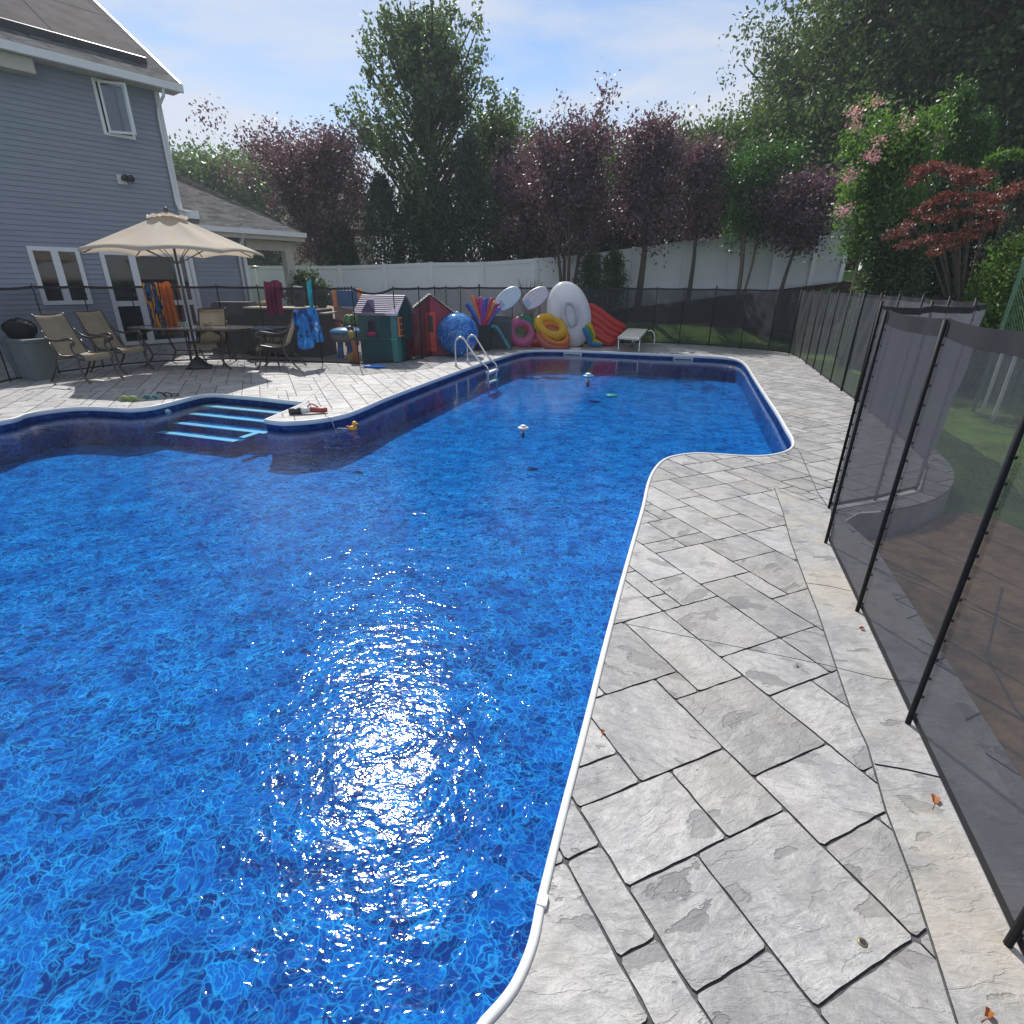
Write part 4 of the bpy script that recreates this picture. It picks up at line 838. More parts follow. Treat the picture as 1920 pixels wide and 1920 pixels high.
# neighbour's house beyond the fence with its deck stairs
nh = thing('neighbour_house', 'beige neighbouring house half hidden behind the large purple plum', 'house', (-13.5, 34, 0.6))
bb = MB(); bb.box((-11.2, 37, 3.2), (3.6, 6, 4.8)); bb.build('wall', simple('beige_siding', (0.42, 0.38, 0.33), 0.7), nh)
bb = MB(); bb.add([(-13.2, 33.6, 5.6), (-9.2, 33.6, 5.6), (-9.2, 37, 7.0), (-13.2, 37, 7.0), (-13.2, 40.4, 5.6), (-9.2, 40.4, 5.6)], [(0, 1, 2, 3), (3, 2, 5, 4), (0, 3, 4), (1, 5, 2)]); bb.build('roof', M_shingle, nh)
for x in (-12.2, -10.4):
    bb = MB(); bb.box((x, 33.97, 4.2), (1.0, .08, 1.3)); wq = bb.build('window', M_white, nh); bb = MB(); bb.box((x, 33.92, 4.2), (.84, .05, 1.14)); bb.build('pane', M_glass, wq)
A, B_ = W(552, 505, 27), W(612, 432, 27); stp = thing('deck_stairs', 'brown wooden deck stairs with balusters beyond the white fence', 'stairs', Vector((A.x, A.y, .4)))
M_wood = simple('stair_wood', (0.16, 0.10, 0.065), 0.8, 0.25, 6)
bb = MB(); bb.tube([A, B_], .07, 4); bb.build('stringer', M_wood, stp); bb = MB(); bb.tube([A + Vector((0, 0, .95)), B_ + Vector((0, 0, .95))], .045, 4); bb.build('hand_rail', M_wood, stp)
bb = MB()
for k in range(15): q = A.lerp(B_, k / 14); bb.tube([q, q + Vector((0, 0, .95))], .02, 4)
bb.build('balusters', M_wood, stp)
bb = MB(); bb.box((B_ + Vector((1.2, 0.6, -.05))), (2.6, 1.6, .12)); bb.build('landing', M_wood, stp)

# ================================================================== PATIO FURNITURE
def mat_sling():
    m, t, out = new_mat('sling_fabric'); pos = N(t, 'ShaderNodeTexCoord').outputs['Object']
    wv = N(t, 'ShaderNodeTexWave', {'Vector': pos, 'Scale': 40.0}, bands_direction='Z').outputs[1]
    nn_ = N(t, 'ShaderNodeTexNoise', {'Vector': pos, 'Scale': 5.0, 'Detail': 4.0}).outputs[0]
    c = mixc(t, mth(t, 'MULTIPLY', wv, 0.25), ramp(t, nn_, [(0.3, (0.36, 0.30, 0.225)), (0.7, (0.44, 0.375, 0.28))]), (0.27, 0.22, 0.155))
    p = N(t, 'ShaderNodeBsdfPrincipled', {'Base Color': c, 'Roughness': 0.7}); tl = N(t, 'ShaderNodeBsdfTranslucent', {'Color': c})
    ms = N(t, 'ShaderNodeMixShader', {0: 0.35, 1: p.outputs[0], 2: tl.outputs[0]}); t.links.new(ms.outputs[0], out.inputs[0]); return m
M_sling = mat_sling(); M_bronze = simple('bronze_frame', (0.055, 0.042, 0.034), 0.35, 0.2, 20, spec=0.7)
M_canvas = simple('umbrella_canvas', (0.60, 0.52, 0.42), 0.8, 0.05, 3, trans=0.4)
def make_chair(label, loc, rz, group):
    t = thing('patio_chair', label, 'chair', loc, group, local=True, rz=rz)     # faces local +x
    prof = [(-.40, 1.04), (-.375, 1.035), (-.345, .99), (-.30, .87), (-.235, .72), (-.17, .58), (-.12, .48), (-.07, .425), (.0, .405), (.10, .405), (.22, .425), (.32, .44), (.375, .43), (.405, .395), (.41, .35)]
    pr = crom([Vector((x, 0, z)) for x, z in prof], 3)
    bk = [p for p in pr if p.x < -.075]; se = [p for p in pr if p.x >= -.08]
    for nm, q in (('backrest', bk), ('seat', se)):
        bb = MB(); n = len(q); bb.grid(lambda u, v, q=q, n=n: Vector((q[min(n - 1, int(round(u * (n - 1))))].x, -.245 + .49 * v, q[min(n - 1, int(round(u * (n - 1))))].z - .018 * math.sin(math.pi * v))), n - 1, 6); bb.build(nm, M_sling, t, True)
    for sy in (-1, 1):
        bb = MB(); bb.tube([Vector((p.x, sy * .255, p.z)) for p in pr], .016, 7); bb.build('side_rail', M_bronze, t, True)
        y = sy * .30
        bb = MB(); bb.tube(crom([Vector((-.27, sy * .27, .80)), Vector((-.19, y, .70)), Vector((-.02, y, .655)), Vector((.16, y, .675)), Vector((.28, y, .69)), Vector((.345, y, .66)), Vector((.345, y, .61)), Vector((.30, y, .60))], 3), [0.014] * 9 + [.02] * 13, 7, True, 1.3); bb.build('armrest', M_bronze, t, True)
        bb = MB(); bb.tube(crom([Vector((.30, y, .64)), Vector((.27, y, .53)), Vector((.33, y, .42)), Vector((.33, y, .28)), Vector((.36, y, .12)), Vector((.43, y, .015)), Vector((.46, y, .012))], 3), .016, 7); bb.build('leg', M_bronze, t, True)
        bb = MB(); bb.tube(crom([Vector((-.19, sy * .27, .62)), Vector((-.10, y, .44)), Vector((-.15, y, .26)), Vector((-.26, y, .10)), Vector((-.33, y, .015)), Vector((-.36, y, .012))], 3), .016, 7); bb.build('leg', M_bronze, t, True)
    bb = MB(); bb.tube([(.30, -.3, .36), (.30, .3, .36)], .012, 6); bb.tube([(-.12, -.3, .36), (-.12, .3, .36)], .012, 6); bb.tube([(-.395, -.25, 1.04), (-.395, .25, 1.04)], .013, 6); bb.build('cross_bar', M_bronze, t)
    return t
def azr(az): return R(90 - az)
GRP = 'sling patio chairs'
p1 = G(160, 711); ch = make_chair('tan sling patio chair at the far left beside the grey planter bin', (p1.x, p1.y, 0), azr(103), GRP)
p2 = G(226, 695); dup(ch, (p2.x, p2.y, 0), azr(103), 'tan sling patio chair standing between the leftmost chair and the dining table')
p3 = G(404, 681); dup(ch, (p3.x, p3.y, 0), azr(172), 'tan sling patio chair behind the dining table facing the pool')
p4 = G(534, 689); dup(ch, (p4.x, p4.y, 0), azr(-98), 'tan sling patio chair seen side on with the blue towel over its back')
p5 = G(515, 672) + Vector((0.05, .5, 0)); dup(ch, (p5.x, p5.y, 0), azr(190), 'tan sling patio chair half hidden behind the end of the table')
# dining table
tc_ = G(362, 688) + Vector((0.0, 0.25, 0)); Ta = azr(95)
tb = thing('dining_table', 'long bronze patio table with curved legs under the umbrella', 'table', (tc_.x, tc_.y, 0), local=True, rz=Ta)
bb = MB(); n = 40; rim = [(1.12 * math.copysign(abs(math.cos(2 * math.pi * k / n)) ** .55, math.cos(2 * math.pi * k / n)), .52 * math.copysign(abs(math.sin(2 * math.pi * k / n)) ** .55, math.sin(2 * math.pi * k / n))) for k in range(n)]
bb.prism(rim, .705, .722); bb.build('tabletop', simple('table_glass', (0.16, 0.17, 0.18), 0.12, 0.2, 5), tb)
bb = MB(); bb.tube([(x * 1.01, y * 1.01, .712) for x, y in rim + rim[:1]], .02, 6); bb.build('rim', M_bronze, tb, True)
for sx in (-1, 1):
    for sy in (-1, 1):
        bb = MB(); bb.tube(crom([Vector((sx * .60, sy * .30, .70)), Vector((sx * .82, sy * .36, .58)), Vector((sx * .74, sy * .34, .36)), Vector((sx * .70, sy * .34, .2)), Vector((sx * .86, sy * .40, .02)), Vector((sx * .92, sy * .42, .012))], 4), .020, 7); bb.build('leg', M_bronze, tb, True)
bb = MB(); bb.tube([(-.70, -.34, .24), (.70, -.34, .24)], .014, 6); bb.tube([(-.70, .34, .24), (.70, .34, .24)], .014, 6); bb.tube([(0, -.34, .24), (0, .34, .24)], .012, 6); bb.build('stretcher', M_bronze, tb)
for x_, y_, c, lb in [(-.25, .1, (0.35, 0.5, 0.45), 'pale green flower bunch left on the dining table'), (.36, -.1, (0.36, 0.25, 0.22), 'dusty pink leafy sprig on the dining table beside the chair')]:
    q = Matrix.Rotation(Ta, 3, 'Z') @ Vector((x_, y_, 0)) + Vector((tc_.x, tc_.y, .724)); bb = MB(); r0 = random.Random(3)
    for k in range(40):
        a, r_ = r0.uniform(0, 6.28), r0.uniform(0, .13); c_ = q + Vector((math.cos(a) * r_, math.sin(a) * r_ * .6, r0.uniform(.0, .09))); bb.ball(c_, (.018, .010, .008), Euler((r0.uniform(-1, 1), r0.uniform(-1, 1), a)).to_matrix(), 6, 4)
    sp_ = bb.build('table_decoration', simple('deco_%d' % int(x_ * 100), c, 0.7), base=q, smooth=True); tag(sp_, lb, 'decoration')
# side table
q = G(505, 684) + Vector((0, .15, 0)); sd_ = thing('side_table', 'small dark square side table at the right end of the dining table', 'table', q)
bb = MB(); bb.box(q + Vector((0, 0, .70)), (.62, .6, .03), Euler((0, 0, Ta)), .01); bb.build('tabletop', simple('table_glass2', (0.10, 0.13, 0.17), 0.12), sd_)
for sx in (-1, 1):
    for sy in (-1, 1): bb = MB(); bb.tube(crom([q + Vector((sx * .22, sy * .22, .69)), q + Vector((sx * .16, sy * .2, .4)), q + Vector((sx * .24, sy * .24, .0))], 4), .015, 6); bb.build('leg', M_bronze, sd_, True)
# umbrella
ub = G(374, 690); um = thing('patio_umbrella', 'beige canvas patio umbrella with dark pole and cross base', 'umbrella', ub)
bb = MB(); bb.tube([ub + Vector((0, 0, .05)), ub + Vector((0, 0, 2.62))], .022, 10); bb.build('pole', M_bronze, um, True)
bb = MB()
for k in range(4): d = dirv(20 + 90 * k); bb.tube([ub + d * .04 + Vector((0, 0, .06)), ub + d * .30 + Vector((0, 0, .018))], [.035, .018], 6)
bb.tube([ub, ub + Vector((0, 0, .05)), ub + Vector((0, 0, .22))], [.22, .20, .03], 16); bb.build('base', M_dark, um, True)
ct = Vector((ub.x, ub.y, 0)); NR = 8; RA, ZR, ZT = 1.50, 2.02, 2.62
def canopy(u, v, r0=.10, r1=RA, top=ZT, bot=ZR):
    a = 2 * math.pi * (u + .5 / NR * 0 + .03); r_ = r0 + (r1 - r0) * v; k = (u * NR) % 1.0; sc_ = math.cos(math.pi / NR) / math.cos((k - .5) * 2 * math.pi / NR)
    r_ *= sc_ * (1 - .035 * v ** 3 * math.sin(math.pi * k)); z = top - (top - bot) * v - .035 * math.sin(math.pi * v) * math.sin(math.pi * k) + .055 * v ** 3 * math.sin(math.pi * k)
    return ct + Vector((r_ * math.cos(a), r_ * math.sin(a), z))
bb = MB(); bb.grid(lambda u, v: canopy(u, v), NR * 8, 10, True, False); bb.grid(lambda u, v: canopy(u, 1.0) + Vector((0, 0, -.035 * v)), NR * 8, 1, True, False); cn = bb.build('canopy', M_canvas, um, True)
bb = MB(); bb.grid(lambda u, v: canopy(u, v, .02, .34, ZT + .05, ZT - .055), NR * 6, 4, True, False); bb.build('vent_cap', M_canvas, cn, True)
bb = MB(); bb.ball(ct + Vector((0, 0, ZT + .08)), (.035, .035, .05)); bb.build('finial', M_bronze, um, True)
for k in range(NR):
    a = 2 * math.pi * (k / NR + .03); d = Vector((math.cos(a), math.sin(a), 0)); bb = MB()
    bb.tube([ct + d * .05 + Vector((0, 0, ZT - .03)), ct + d * (RA - .02) + Vector((0, 0, ZR - .015))], .010, 5); rb = bb.build('rib', M_bronze, um)
    bb = MB(); bb.tube([ct + d * .04 + Vector((0, 0, 1.85)), ct + d * .85 + Vector((0, 0, 2.24))], .008, 5); bb.build('strut', M_bronze, rb)

# grey planter bin + black bag at far left
q = G(66, 712) + Vector((-.05, .12, 0)); pb = thing('planter_bin', 'tall tapered grey bin standing behind the leftmost chair', 'bin', q); M_bin = simple('bin_grey', (0.16, 0.19, 0.20), 0.55, 0.12, 6)
bb = MB(); P0 = [(-.28, -.2), (.28, -.2), (.28, .2), (-.28, .2)]; rz_ = Matrix.Rotation(azr(110), 3, 'Z')
bb.add([q + rz_ @ Vector((x * .88, y * .88, 0)) for x, y in P0] + [q + rz_ @ Vector((x * 1.1, y * 1.1, .62)) for x, y in P0], [(3, 2, 1, 0), (4, 5, 6, 7), (0, 1, 5, 4), (1, 2, 6, 5), (2, 3, 7, 6), (3, 0, 4, 7)]); bb.build('body', M_bin, pb)
bb = MB(); bb.box(q + Vector((0, 0, .64)), (.66, .48, .05), rz_, .015); bb.build('rim', M_bin, pb)
bg_ = MB(); bg_.ball(q + Vector((-.05, .03, .80)), (.25, .2, .17), None, 18, 10); r0 = random.Random(5)
bg_.v = [(x + r0.uniform(-.02, .02), y + r0.uniform(-.02, .02), z + r0.uniform(-.02, .02)) for x, y, z in bg_.v]; tag(bg_.build('black_bag', simple('bag_black', (0.015, 0.015, 0.018), 0.75, spec=.2), base=q + Vector((0, 0, .66)), smooth=True), 'crumpled black bag lying on top of the grey bin', 'bag')

# outdoor bar
q = G(512, 676) + Vector((0.1, 1.0, 0)); br_ = thing('outdoor_bar', 'dark wicker outdoor bar with tan counter behind the mesh fence', 'bar', q); rb_ = Euler((0, 0, azr(97)))
M_wick = simple('dark_wicker', (0.030, 0.026, 0.024), 0.7, 0.4, 60, bump=0.01)
bb = MB(); bb.box(q + Vector((0, 0, .5)), (1.7, .8, 1.0), rb_, .02); bb.build('cabinet', M_wick, br_)
bb = MB(); bb.box(q + Vector((-.15, 0, 1.02)), (1.3, .9, .04), rb_, .01); bb.build('counter', simple('tan_counter', (0.42, 0.35, 0.26), 0.5), br_)
bb = MB(); bb.box(q + Vector((.75, -.1, .92)), (.5, .6, .035), rb_, .01); bb.build('shelf', simple('tan_counter', (0.42, 0.35, 0.26), 0.5), br_)
bb = MB(); bb.box(q + Vector((-.05, -.42, .5)), (1.5, .03, .7), rb_, .01); bb.build('front_panel', M_wick, br_)
q2 = q + Vector((-1.35, .35, 0)); gr = thing('covered_grill', 'black covered grill behind the fence left of the bar', 'grill', q2)
bb = MB(); bb.add([q2 + Vector((x * (.55 if z < .9 else .38), y * (.34 if z < .9 else .2), z)) for z in (.0, .85, 1.12) for x, y in ((-1, -1), (1, -1), (1, 1), (-1, 1))], [(0, 1, 5, 4), (1, 2, 6, 5), (2, 3, 7, 6), (3, 0, 4, 7), (4, 5, 9, 8), (5, 6, 10, 9), (6, 7, 11, 10), (7, 4, 8, 11), (8, 9, 10, 11)]); bb.build('cover', simple('grill_cover', (0.02, 0.02, 0.024), 0.5, 0.3, 8, bump=.02), gr)
bb = MB(); bb.box(q2 + Vector((0, -.36, .5)), (.7, .03, .04), None, .01); bb.build('strap', M_dark, gr)
q3 = q + Vector((.18, .25, 1.04)); spk = thing('patio_speaker', 'black box speaker with pale top standing on the bar counter', 'speaker', q3)
bb = MB(); bb.box(q3 + Vector((0, 0, .2)), (.22, .2, .38), Euler((-.15, .1, .2)), .02); bb.build('cabinet', M_dark, spk); bb = MB(); bb.box(q3 + Vector((.02, -.03, .40)), (.2, .17, .03), Euler((-.15, .1, .2)), .01); bb.build('top', simple('speaker_top', (0.5, 0.5, 0.5), .4), spk); bb = MB(); bb.tube([q3 + Vector((0, -.11, .22)), q3 + Vector((0, -.13, .22))], [.07, .06], 14); bb.build('cone', M_post, spk)
# basket
q4 = q + Vector((-.5, .2, 1.04)); bb = MB(); bb.ball(q4 + Vector((0, 0, .05)), (.26, .14, .07)); tag(bb.build('bread_basket', simple('basket_tan', (0.42, 0.28, 0.14), 0.8, .3, 40, bump=.01), base=q4, smooth=True), 'low tan basket on the bar counter', 'basket')
# path light
q5 = W(478, 501, 19.5); pl = thing('path_light', 'thin white topped path light in front of the white fence', 'garden light', (q5.x, q5.y, gz(q5.x, q5.y)))
bb = MB(); bb.tube([Vector((q5.x, q5.y, gz(q5.x, q5.y))), q5], .014, 6); bb.build('stake', M_steel, pl); bb = MB(); bb.tube([q5 + Vector((0, 0, -.03)), q5, q5 + Vector((0, 0, .05))], [.15, .15, .04], 12); bb.build('cap', simple('lid_white', (0.7, .7, .7)), pl, True)

# towels (hang over fence or chair: things of their own)
def mat_stripes(name, cols, sc, dist=0.6, axis='Z'):
    m, t, out = new_mat(name); co = N(t, 'ShaderNodeTexCoord').outputs['Generated']
    n_ = N(t, 'ShaderNodeTexNoise', {'Vector': co, 'Scale': sc, 'Detail': 3.0, 'Distortion': dist}).outputs[0]
    st_ = [(0.30 + 0.40 * k / max(1, len(cols) - 1), c) for k, c in enumerate(cols)]
    r_ = ramp(t, n_, st_); 
    for nd in t.nodes:
        if nd.type == 'VALTORGB': nd.color_ramp.interpolation = 'CONSTANT'
    p = N(t, 'ShaderNodeBsdfPrincipled', {'Base Color': r_, 'Roughness': 0.9}); tl = N(t, 'ShaderNodeBsdfTranslucent', {'Color': r_}); ms = N(t, 'ShaderNodeMixShader', {0: .25, 1: p.outputs[0], 2: tl.outputs[0]})
    t.links.new(ms.outputs[0], out.inputs[0]); return m
def towel(name, label, A, B_, zt, drop, mat, fold=.04, flare=0.0, back=None, ph=0.0, nfold=2.5):
    d = (B_ - A); n_ = Vector((d.y, -d.x, 0)).normalized(); bb = MB()
    def f(u, v):
        q = A.lerp(B_, .5 + (u - .5) * (1 + flare * v)); w_ = fold * math.sin(u * math.pi * 2 * nfold + ph) * (.3 + v); side = .03
        return Vector((q.x, q.y, 0)) + n_ * (w_ + side * math.sin(min(1, v * 6) * math.pi / 2) + .02) + Vector((0, 0, zt - drop * v * (1 + .06 * math.sin(u * 5 + ph)) + .02 * (1 - min(1, v * 8)) - .02 * math.sin(u * math.pi * 2)))
    bb.grid(f, 26, 16)
    if back: bb.grid(lambda u, v: (lambda q: Vector((q.x, q.y, 0)) - n_ * (.02 + .03 * math.sin(min(1, v * 6) * math.pi / 2) - fold * .5 * math.sin(u * 9 + ph)) + Vector((0, 0, zt - back * v)))(A.lerp(B_, u)), 20, 10)
    o = bb.build(name, mat, base=Vector((A.x, A.y, zt - drop)), smooth=True); return tag(o, label, 'towel')
fA, fB = G(303, 681), G(352, 679)
towel('beach_towel', 'orange, yellow and blue beach towel draped over the fence by the patio door', fA, fA.lerp(fB, .52), FH + .03, .86, mat_stripes('towel_orange', [(0.04, 0.16, 0.35), (0.02, 0.03, 0.09), (0.75, 0.3, 0.03), (0.8, 0.42, 0.05), (0.5, 0.6, 0.62)], 3.2), .03, .1, .3)
towel('beach_towel', 'plain rust orange towel hanging beside the patterned one', fA.lerp(fB, .58), fA.lerp(fB, .98), FH + .04, .88, simple('towel_rust', (0.52, 0.15, 0.05), .95, .2, 12, trans=.25), .035, .25, .3, 1.0)
mA, mB = G(520, 679), G(556, 680)
towel('hanging_cloth', 'maroon gathered cloth tied to the fence beside the speaker', mA, mA.lerp(mB, .75), FH + .08, .62, simple('cloth_maroon', (0.16, 0.03, 0.07), .9, .4, 14, trans=.2), .05, -.1, .3, 2.0, 3.5)
p4c = Vector((p4.x, p4.y, 0)); bd = dirv(82); cA = p4c + bd * .36 + dirv(-8) * -.26; cB = p4c + bd * .36 + dirv(-8) * .26
towel('beach_towel', 'bright blue beach towel with red and white pattern over the chair back', cA + bd * .03, cB + bd * .30, 1.07, .66, mat_stripes('towel_blue', [(0.02, 0.06, 0.2), (0.03, 0.22, 0.62), (0.04, 0.30, 0.75), (0.6, 0.62, 0.62), (0.45, 0.07, 0.06)], 3.0), .03, .35, .3)
qt = G(600, 682); towel('hanging_strap', 'turquoise strap hanging from the fence top', qt + Vector((-.05, 0, 0)), qt + Vector((.05, 0, 0)), FH + .10, .75, simple('strap_turq', (0.02, 0.36, 0.42), .6, .3, 10), .03, -.4, None, .5, 1.0)

# ================================================================== PLAY THINGS
def playhouse(label, P, rz, wx, dy, hw, hr_, ridge_x, cw, cr_, dr, base_lift=0.03):
    t = thing('playhouse', label, 'playhouse', P, 'plastic playhouses'); M = Matrix.Rotation(rz, 3, 'Z'); P = Vector(P)
    def q(x, y, z): return P + M @ Vector((x, y, z))
    def bx(bb, x0, x1, y0, y1, z0, z1): bb.add([q(x, y, z) for x in (x0, x1) for y in (y0, y1) for z in (z0, z1)], [(0, 1, 3, 2), (4, 6, 7, 5), (0, 4, 5, 1), (2, 3, 7, 6), (0, 2, 6, 4), (1, 5, 7, 3)])
    X, Y = wx / 2, dy / 2; bb = MB()
    if ridge_x:   # ridge runs left-right, gables left and right
        bb.add([q(-X, -Y, 0), q(X, -Y, 0), q(X, Y, 0), q(-X, Y, 0), q(-X, -Y, hw), q(X, -Y, hw), q(X, Y, hw), q(-X, Y, hw), q(-X, 0, hr_), q(X, 0, hr_)], [(0, 1, 5, 4), (2, 3, 7, 6), (1, 2, 6, 9, 5), (3, 0, 4, 8, 7)])
    else:
        bb.add([q(-X, -Y, 0), q(X, -Y, 0), q(X, Y, 0), q(-X, Y, 0), q(-X, -Y, hw), q(X, -Y, hw), q(X, Y, hw), q(-X, Y, hw), q(0, -Y, hr_), q(0, Y, hr_)], [(0, 1, 5, 8, 4), (2, 3, 7, 9, 6), (1, 2, 6, 5), (3, 0, 4, 7)])
    bb.build('wall', cw, t)
    rf_ = MB(); ov = .07
    for s_ in (-1, 1):
        n = 10
        for k in range(n):
            u0, u1 = k / n, (k + 1) / n; lift = .022
            def rp2(u, e, up):
                a = (1 - u) * ((Y if ridge_x else X) + ov); z = hw - ov * (hr_ - hw) / (Y if ridge_x else X) * 1.0 + (hr_ - hw) * (1 + ov / (Y if ridge_x else X)) * u + up
                return q(e * (X + ov), s_ * a, z) if ridge_x else q(s_ * a, e * (Y + ov), z)
            rf_.add([rp2(u0, -1, .03 + lift), rp2(u0, 1, .03 + lift), rp2(u1, 1, .03), rp2(u1, -1, .03), rp2(u0, -1, .0), rp2(u0, 1, .0)], [(0, 1, 2, 3), (4, 5, 1, 0)])
    rf_.build('roof', cr_, t)
    return t, q, bx
M_teal = simple('plastic_teal', (0.035, 0.17, 0.175), 0.45, 0.12, 3); M_purp = simple('plastic_lilac', (0.42, 0.36, 0.50), 0.5, 0.12, 12)
M_dpur = simple('plastic_violet', (0.13, 0.09, 0.22), 0.5); M_orng = simple('plastic_orange', (0.75, 0.24, 0.06), 0.45); M_red = simple('plastic_red', (0.62, 0.06, 0.05), 0.4); M_mar = simple('plastic_maroon', (0.28, 0.03, 0.055), 0.45, .15, 3)
P1 = G(712, 682) + Vector((0.06, .60, 0)); ph1, q_, bx_ = playhouse('teal plastic playhouse with lilac shingled roof behind the fence', (P1.x, P1.y, .02), R(-13), .84, .80, .97, 1.27, True, M_teal, M_purp, None)
bb = MB(); bb.add([q_(-.32, -.44, .98), q_(.0, -.44, .98), q_(-.16, -.44, 1.20), q_(-.32, -.1, .98), q_(.0, -.1, .98), q_(-.16, -.1, 1.20)], [(0, 1, 2), (0, 2, 5, 3), (1, 4, 5, 2)]); bb.build('dormer', M_dpur, ph1)
bb = MB(); bx_(bb, -.22, -.06, -.425, -.40, .50, .82); wd = bb.build('window', M_dpur, ph1)
bb = MB(); bx_(bb, -.20, -.15, -.43, -.424, .53, .79); bx_(bb, -.13, -.08, -.43, -.424, .53, .79); bb.build('pane', M_dark, wd)
bb = MB(); bx_(bb, .05, .075, -.42, -.40, .48, .82); bx_(bb, .22, .245, -.42, -.40, .48, .82); bx_(bb, -.42, .42, -.415, -.40, .44, .47); bb.build('moulding', simple('plastic_teal_light', (0.06, 0.27, 0.25), .45), ph1)
bb = MB(); bb.ball(q_(-.12, -.47, .56), (.045, .03, .045)); bb.ball(q_(-.05, -.47, .55), (.04, .03, .045)); bb.ball(q_(-.18, -.47, .55), (.03, .03, .04)); bb.build('pink_cups', simple('plastic_pink', (0.85, 0.06, 0.25), .4), ph1, True)
bb = MB(); bx_(bb, .42, .445, -.32, -.08, .50, .88); wd = bb.build('window', M_orng, ph1); bb = MB()
for k in range(3):
    for j in range(2): bx_(bb, .4455, .450, -.29 + j * .11, -.21 + j * .11, .53 + k * .115, .62 + k * .115)
bb.build('pane', M_dark, wd)
bb = MB(); bx_(bb, .445, .47, .05, .36, .02, .42); bb.build('half_door', M_mar, ph1)
P2 = G(806, 668) + Vector((-.02, .55, 0)); ph2, q_, bx_ = playhouse('red and maroon plastic playhouse with grey roof right of the teal one', (P2.x, P2.y, .02), R(10), .92, .9, .93, 1.27, False, M_mar, simple('plastic_greyroof', (0.30, 0.29, 0.28), .6, .25, 20), None)
bb = MB(); bx_(bb, -.13, .10, -.475, -.45, .08, .93); dr_ = bb.build('door', M_red, ph2); bb = MB(); bx_(bb, -.07, .03, -.482, -.476, .50, .86); bb.build('door_window', M_dark, dr_)
bb = MB(); bx_(bb, .20, .36, -.47, -.45, .35, .75); bb.build('shutter', M_red, ph2)
# blue pool toy on the deck in front of the teal playhouse
q = G(702, 690); bb = MB(); bb.ball(q + Vector((0, 0.02, .03)), (.24, .07, .03)); tag(bb.build('kick_board', simple('plastic_blue', (0.03, 0.24, 0.75), .4), base=q, smooth=True), 'flat blue float lying at the foot of the fence before the teal playhouse', 'float')
# activity tower
q = G(640, 668) + Vector((0, 1.0, 0)); at = thing('activity_tower', 'toy tower with blue slatted panel, orange posts and brown board', 'toy', q)
M_blue = simple('plastic_blue2', (0.04, 0.17, 0.36), .45); M_tan = simple('plastic_brown', (0.24, 0.12, 0.07), .6)
for dx in (-.30, .28):
    bb = MB(); bb.tube([q + Vector((dx, 0, 0)), q + Vector((dx, 0, 1.42))], .06, 8); bb.build('post', M_orng, at, True)
bb = MB(); bb.box(q + Vector((0, 0, 1.2)), (.5, .05, .36), None, .02)
for k in range(6): bb.tube([q + Vector((-.2 + .08 * k, -.03, 1.02)), q + Vector((-.2 + .08 * k, -.03, 1.45))], .018, 6)
bb.build('panel', M_blue, at); bb = MB(); bb.box(q + Vector((-.12, -.25, .85)), (.8, .5, .05), Euler((.5, .15, 0)), .02); bb.build('board', M_tan, at)
bb = MB(); bb.box(q + Vector((.05, -.2, .35)), (.28, .3, .42), None, .03); bb.build('red_box', M_red, at); bb = MB(); bb.tube([q + Vector((-.2, -.4, 0)), q + Vector((-.2, -.4, .75))], .03, 6); bb.build('leg', M_tan, at)
# water table
q = G(642, 676) + Vector((0.02, .45, 0)); wt = thing('water_table', 'light blue toy water table with blue legs beside the teal playhouse', 'toy table', q)
bb = MB(); bb.ball(q + Vector((0, 0, .55)), (.38, .28, .10)); bb.build('basin', simple('plastic_sky', (0.12, 0.38, 0.66), .3), wt, True)
bb = MB(); bb.tube([q + Vector((0, 0, .36)), q + Vector((0, 0, .5))], [.30, .36], 16); bb.build('skirt', simple('plastic_grey', (0.28, 0.26, 0.26), .5), wt, True)
for dx, dy in ((-.16, -.1), (.18, -.1), (0, .14)): bb = MB(); bb.tube([q + Vector((dx, dy, 0)), q + Vector((dx * .8, dy * .8, .42))], [.075, .06], 8); bb.build('leg', simple('plastic_blue', (0.03, 0.24, 0.75), .4), wt, True)
bb = MB(); bb.ball(q + Vector((0.12, -.12, .64)), (.09, .07, .05)); bb.build('boat', M_blue, wt, True)
q = G(662, 682) + Vector((0, .2, 0)); dl = thing('toy_figure', 'small orange and yellow plastic toy between water table and playhouse', 'toy', q)
bb = MB(); bb.tube([q, q + Vector((.02, 0, .25)), q + Vector((-.02, 0, .45))], [.07, .05, .04], 8); bb.build('body', M_orng, dl, True); bb = MB(); bb.ball(q + Vector((-.03, 0, .56)), (.07, .06, .08)); bb.build('head', simple('plastic_yellow', (0.8, 0.55, 0.08), .4), dl, True); bb = MB(); bb.ball(q + Vector((-.07, -.05, .1)), (.08, .06, .1)); bb.build('base', simple('plastic_ochre', (0.45, 0.26, 0.06), .5), dl, True)
q = q + Vector((-.12, .4, .0)); pmm = thing('toy_palm', 'small green and white toy palm tree behind the water table', 'toy', q)
bb = MB(); bb.tube([q, q + Vector((0, 0, .85))], .02, 6); bb.build('stem', M_tan, pmm)
for k in range(6): d = dirv(60 * k); bb = MB(); bb.tube(crom([q + Vector((0, 0, .85)), q + d * .10 + Vector((0, 0, .92)), q + d * .18 + Vector((0, 0, .74))], 3), [.012] + [.035] * 5 + [.01], 6, True, .3); bb.build('frond', simple('plastic_leaf', (0.2, 0.42, 0.12), .5), pmm, True)
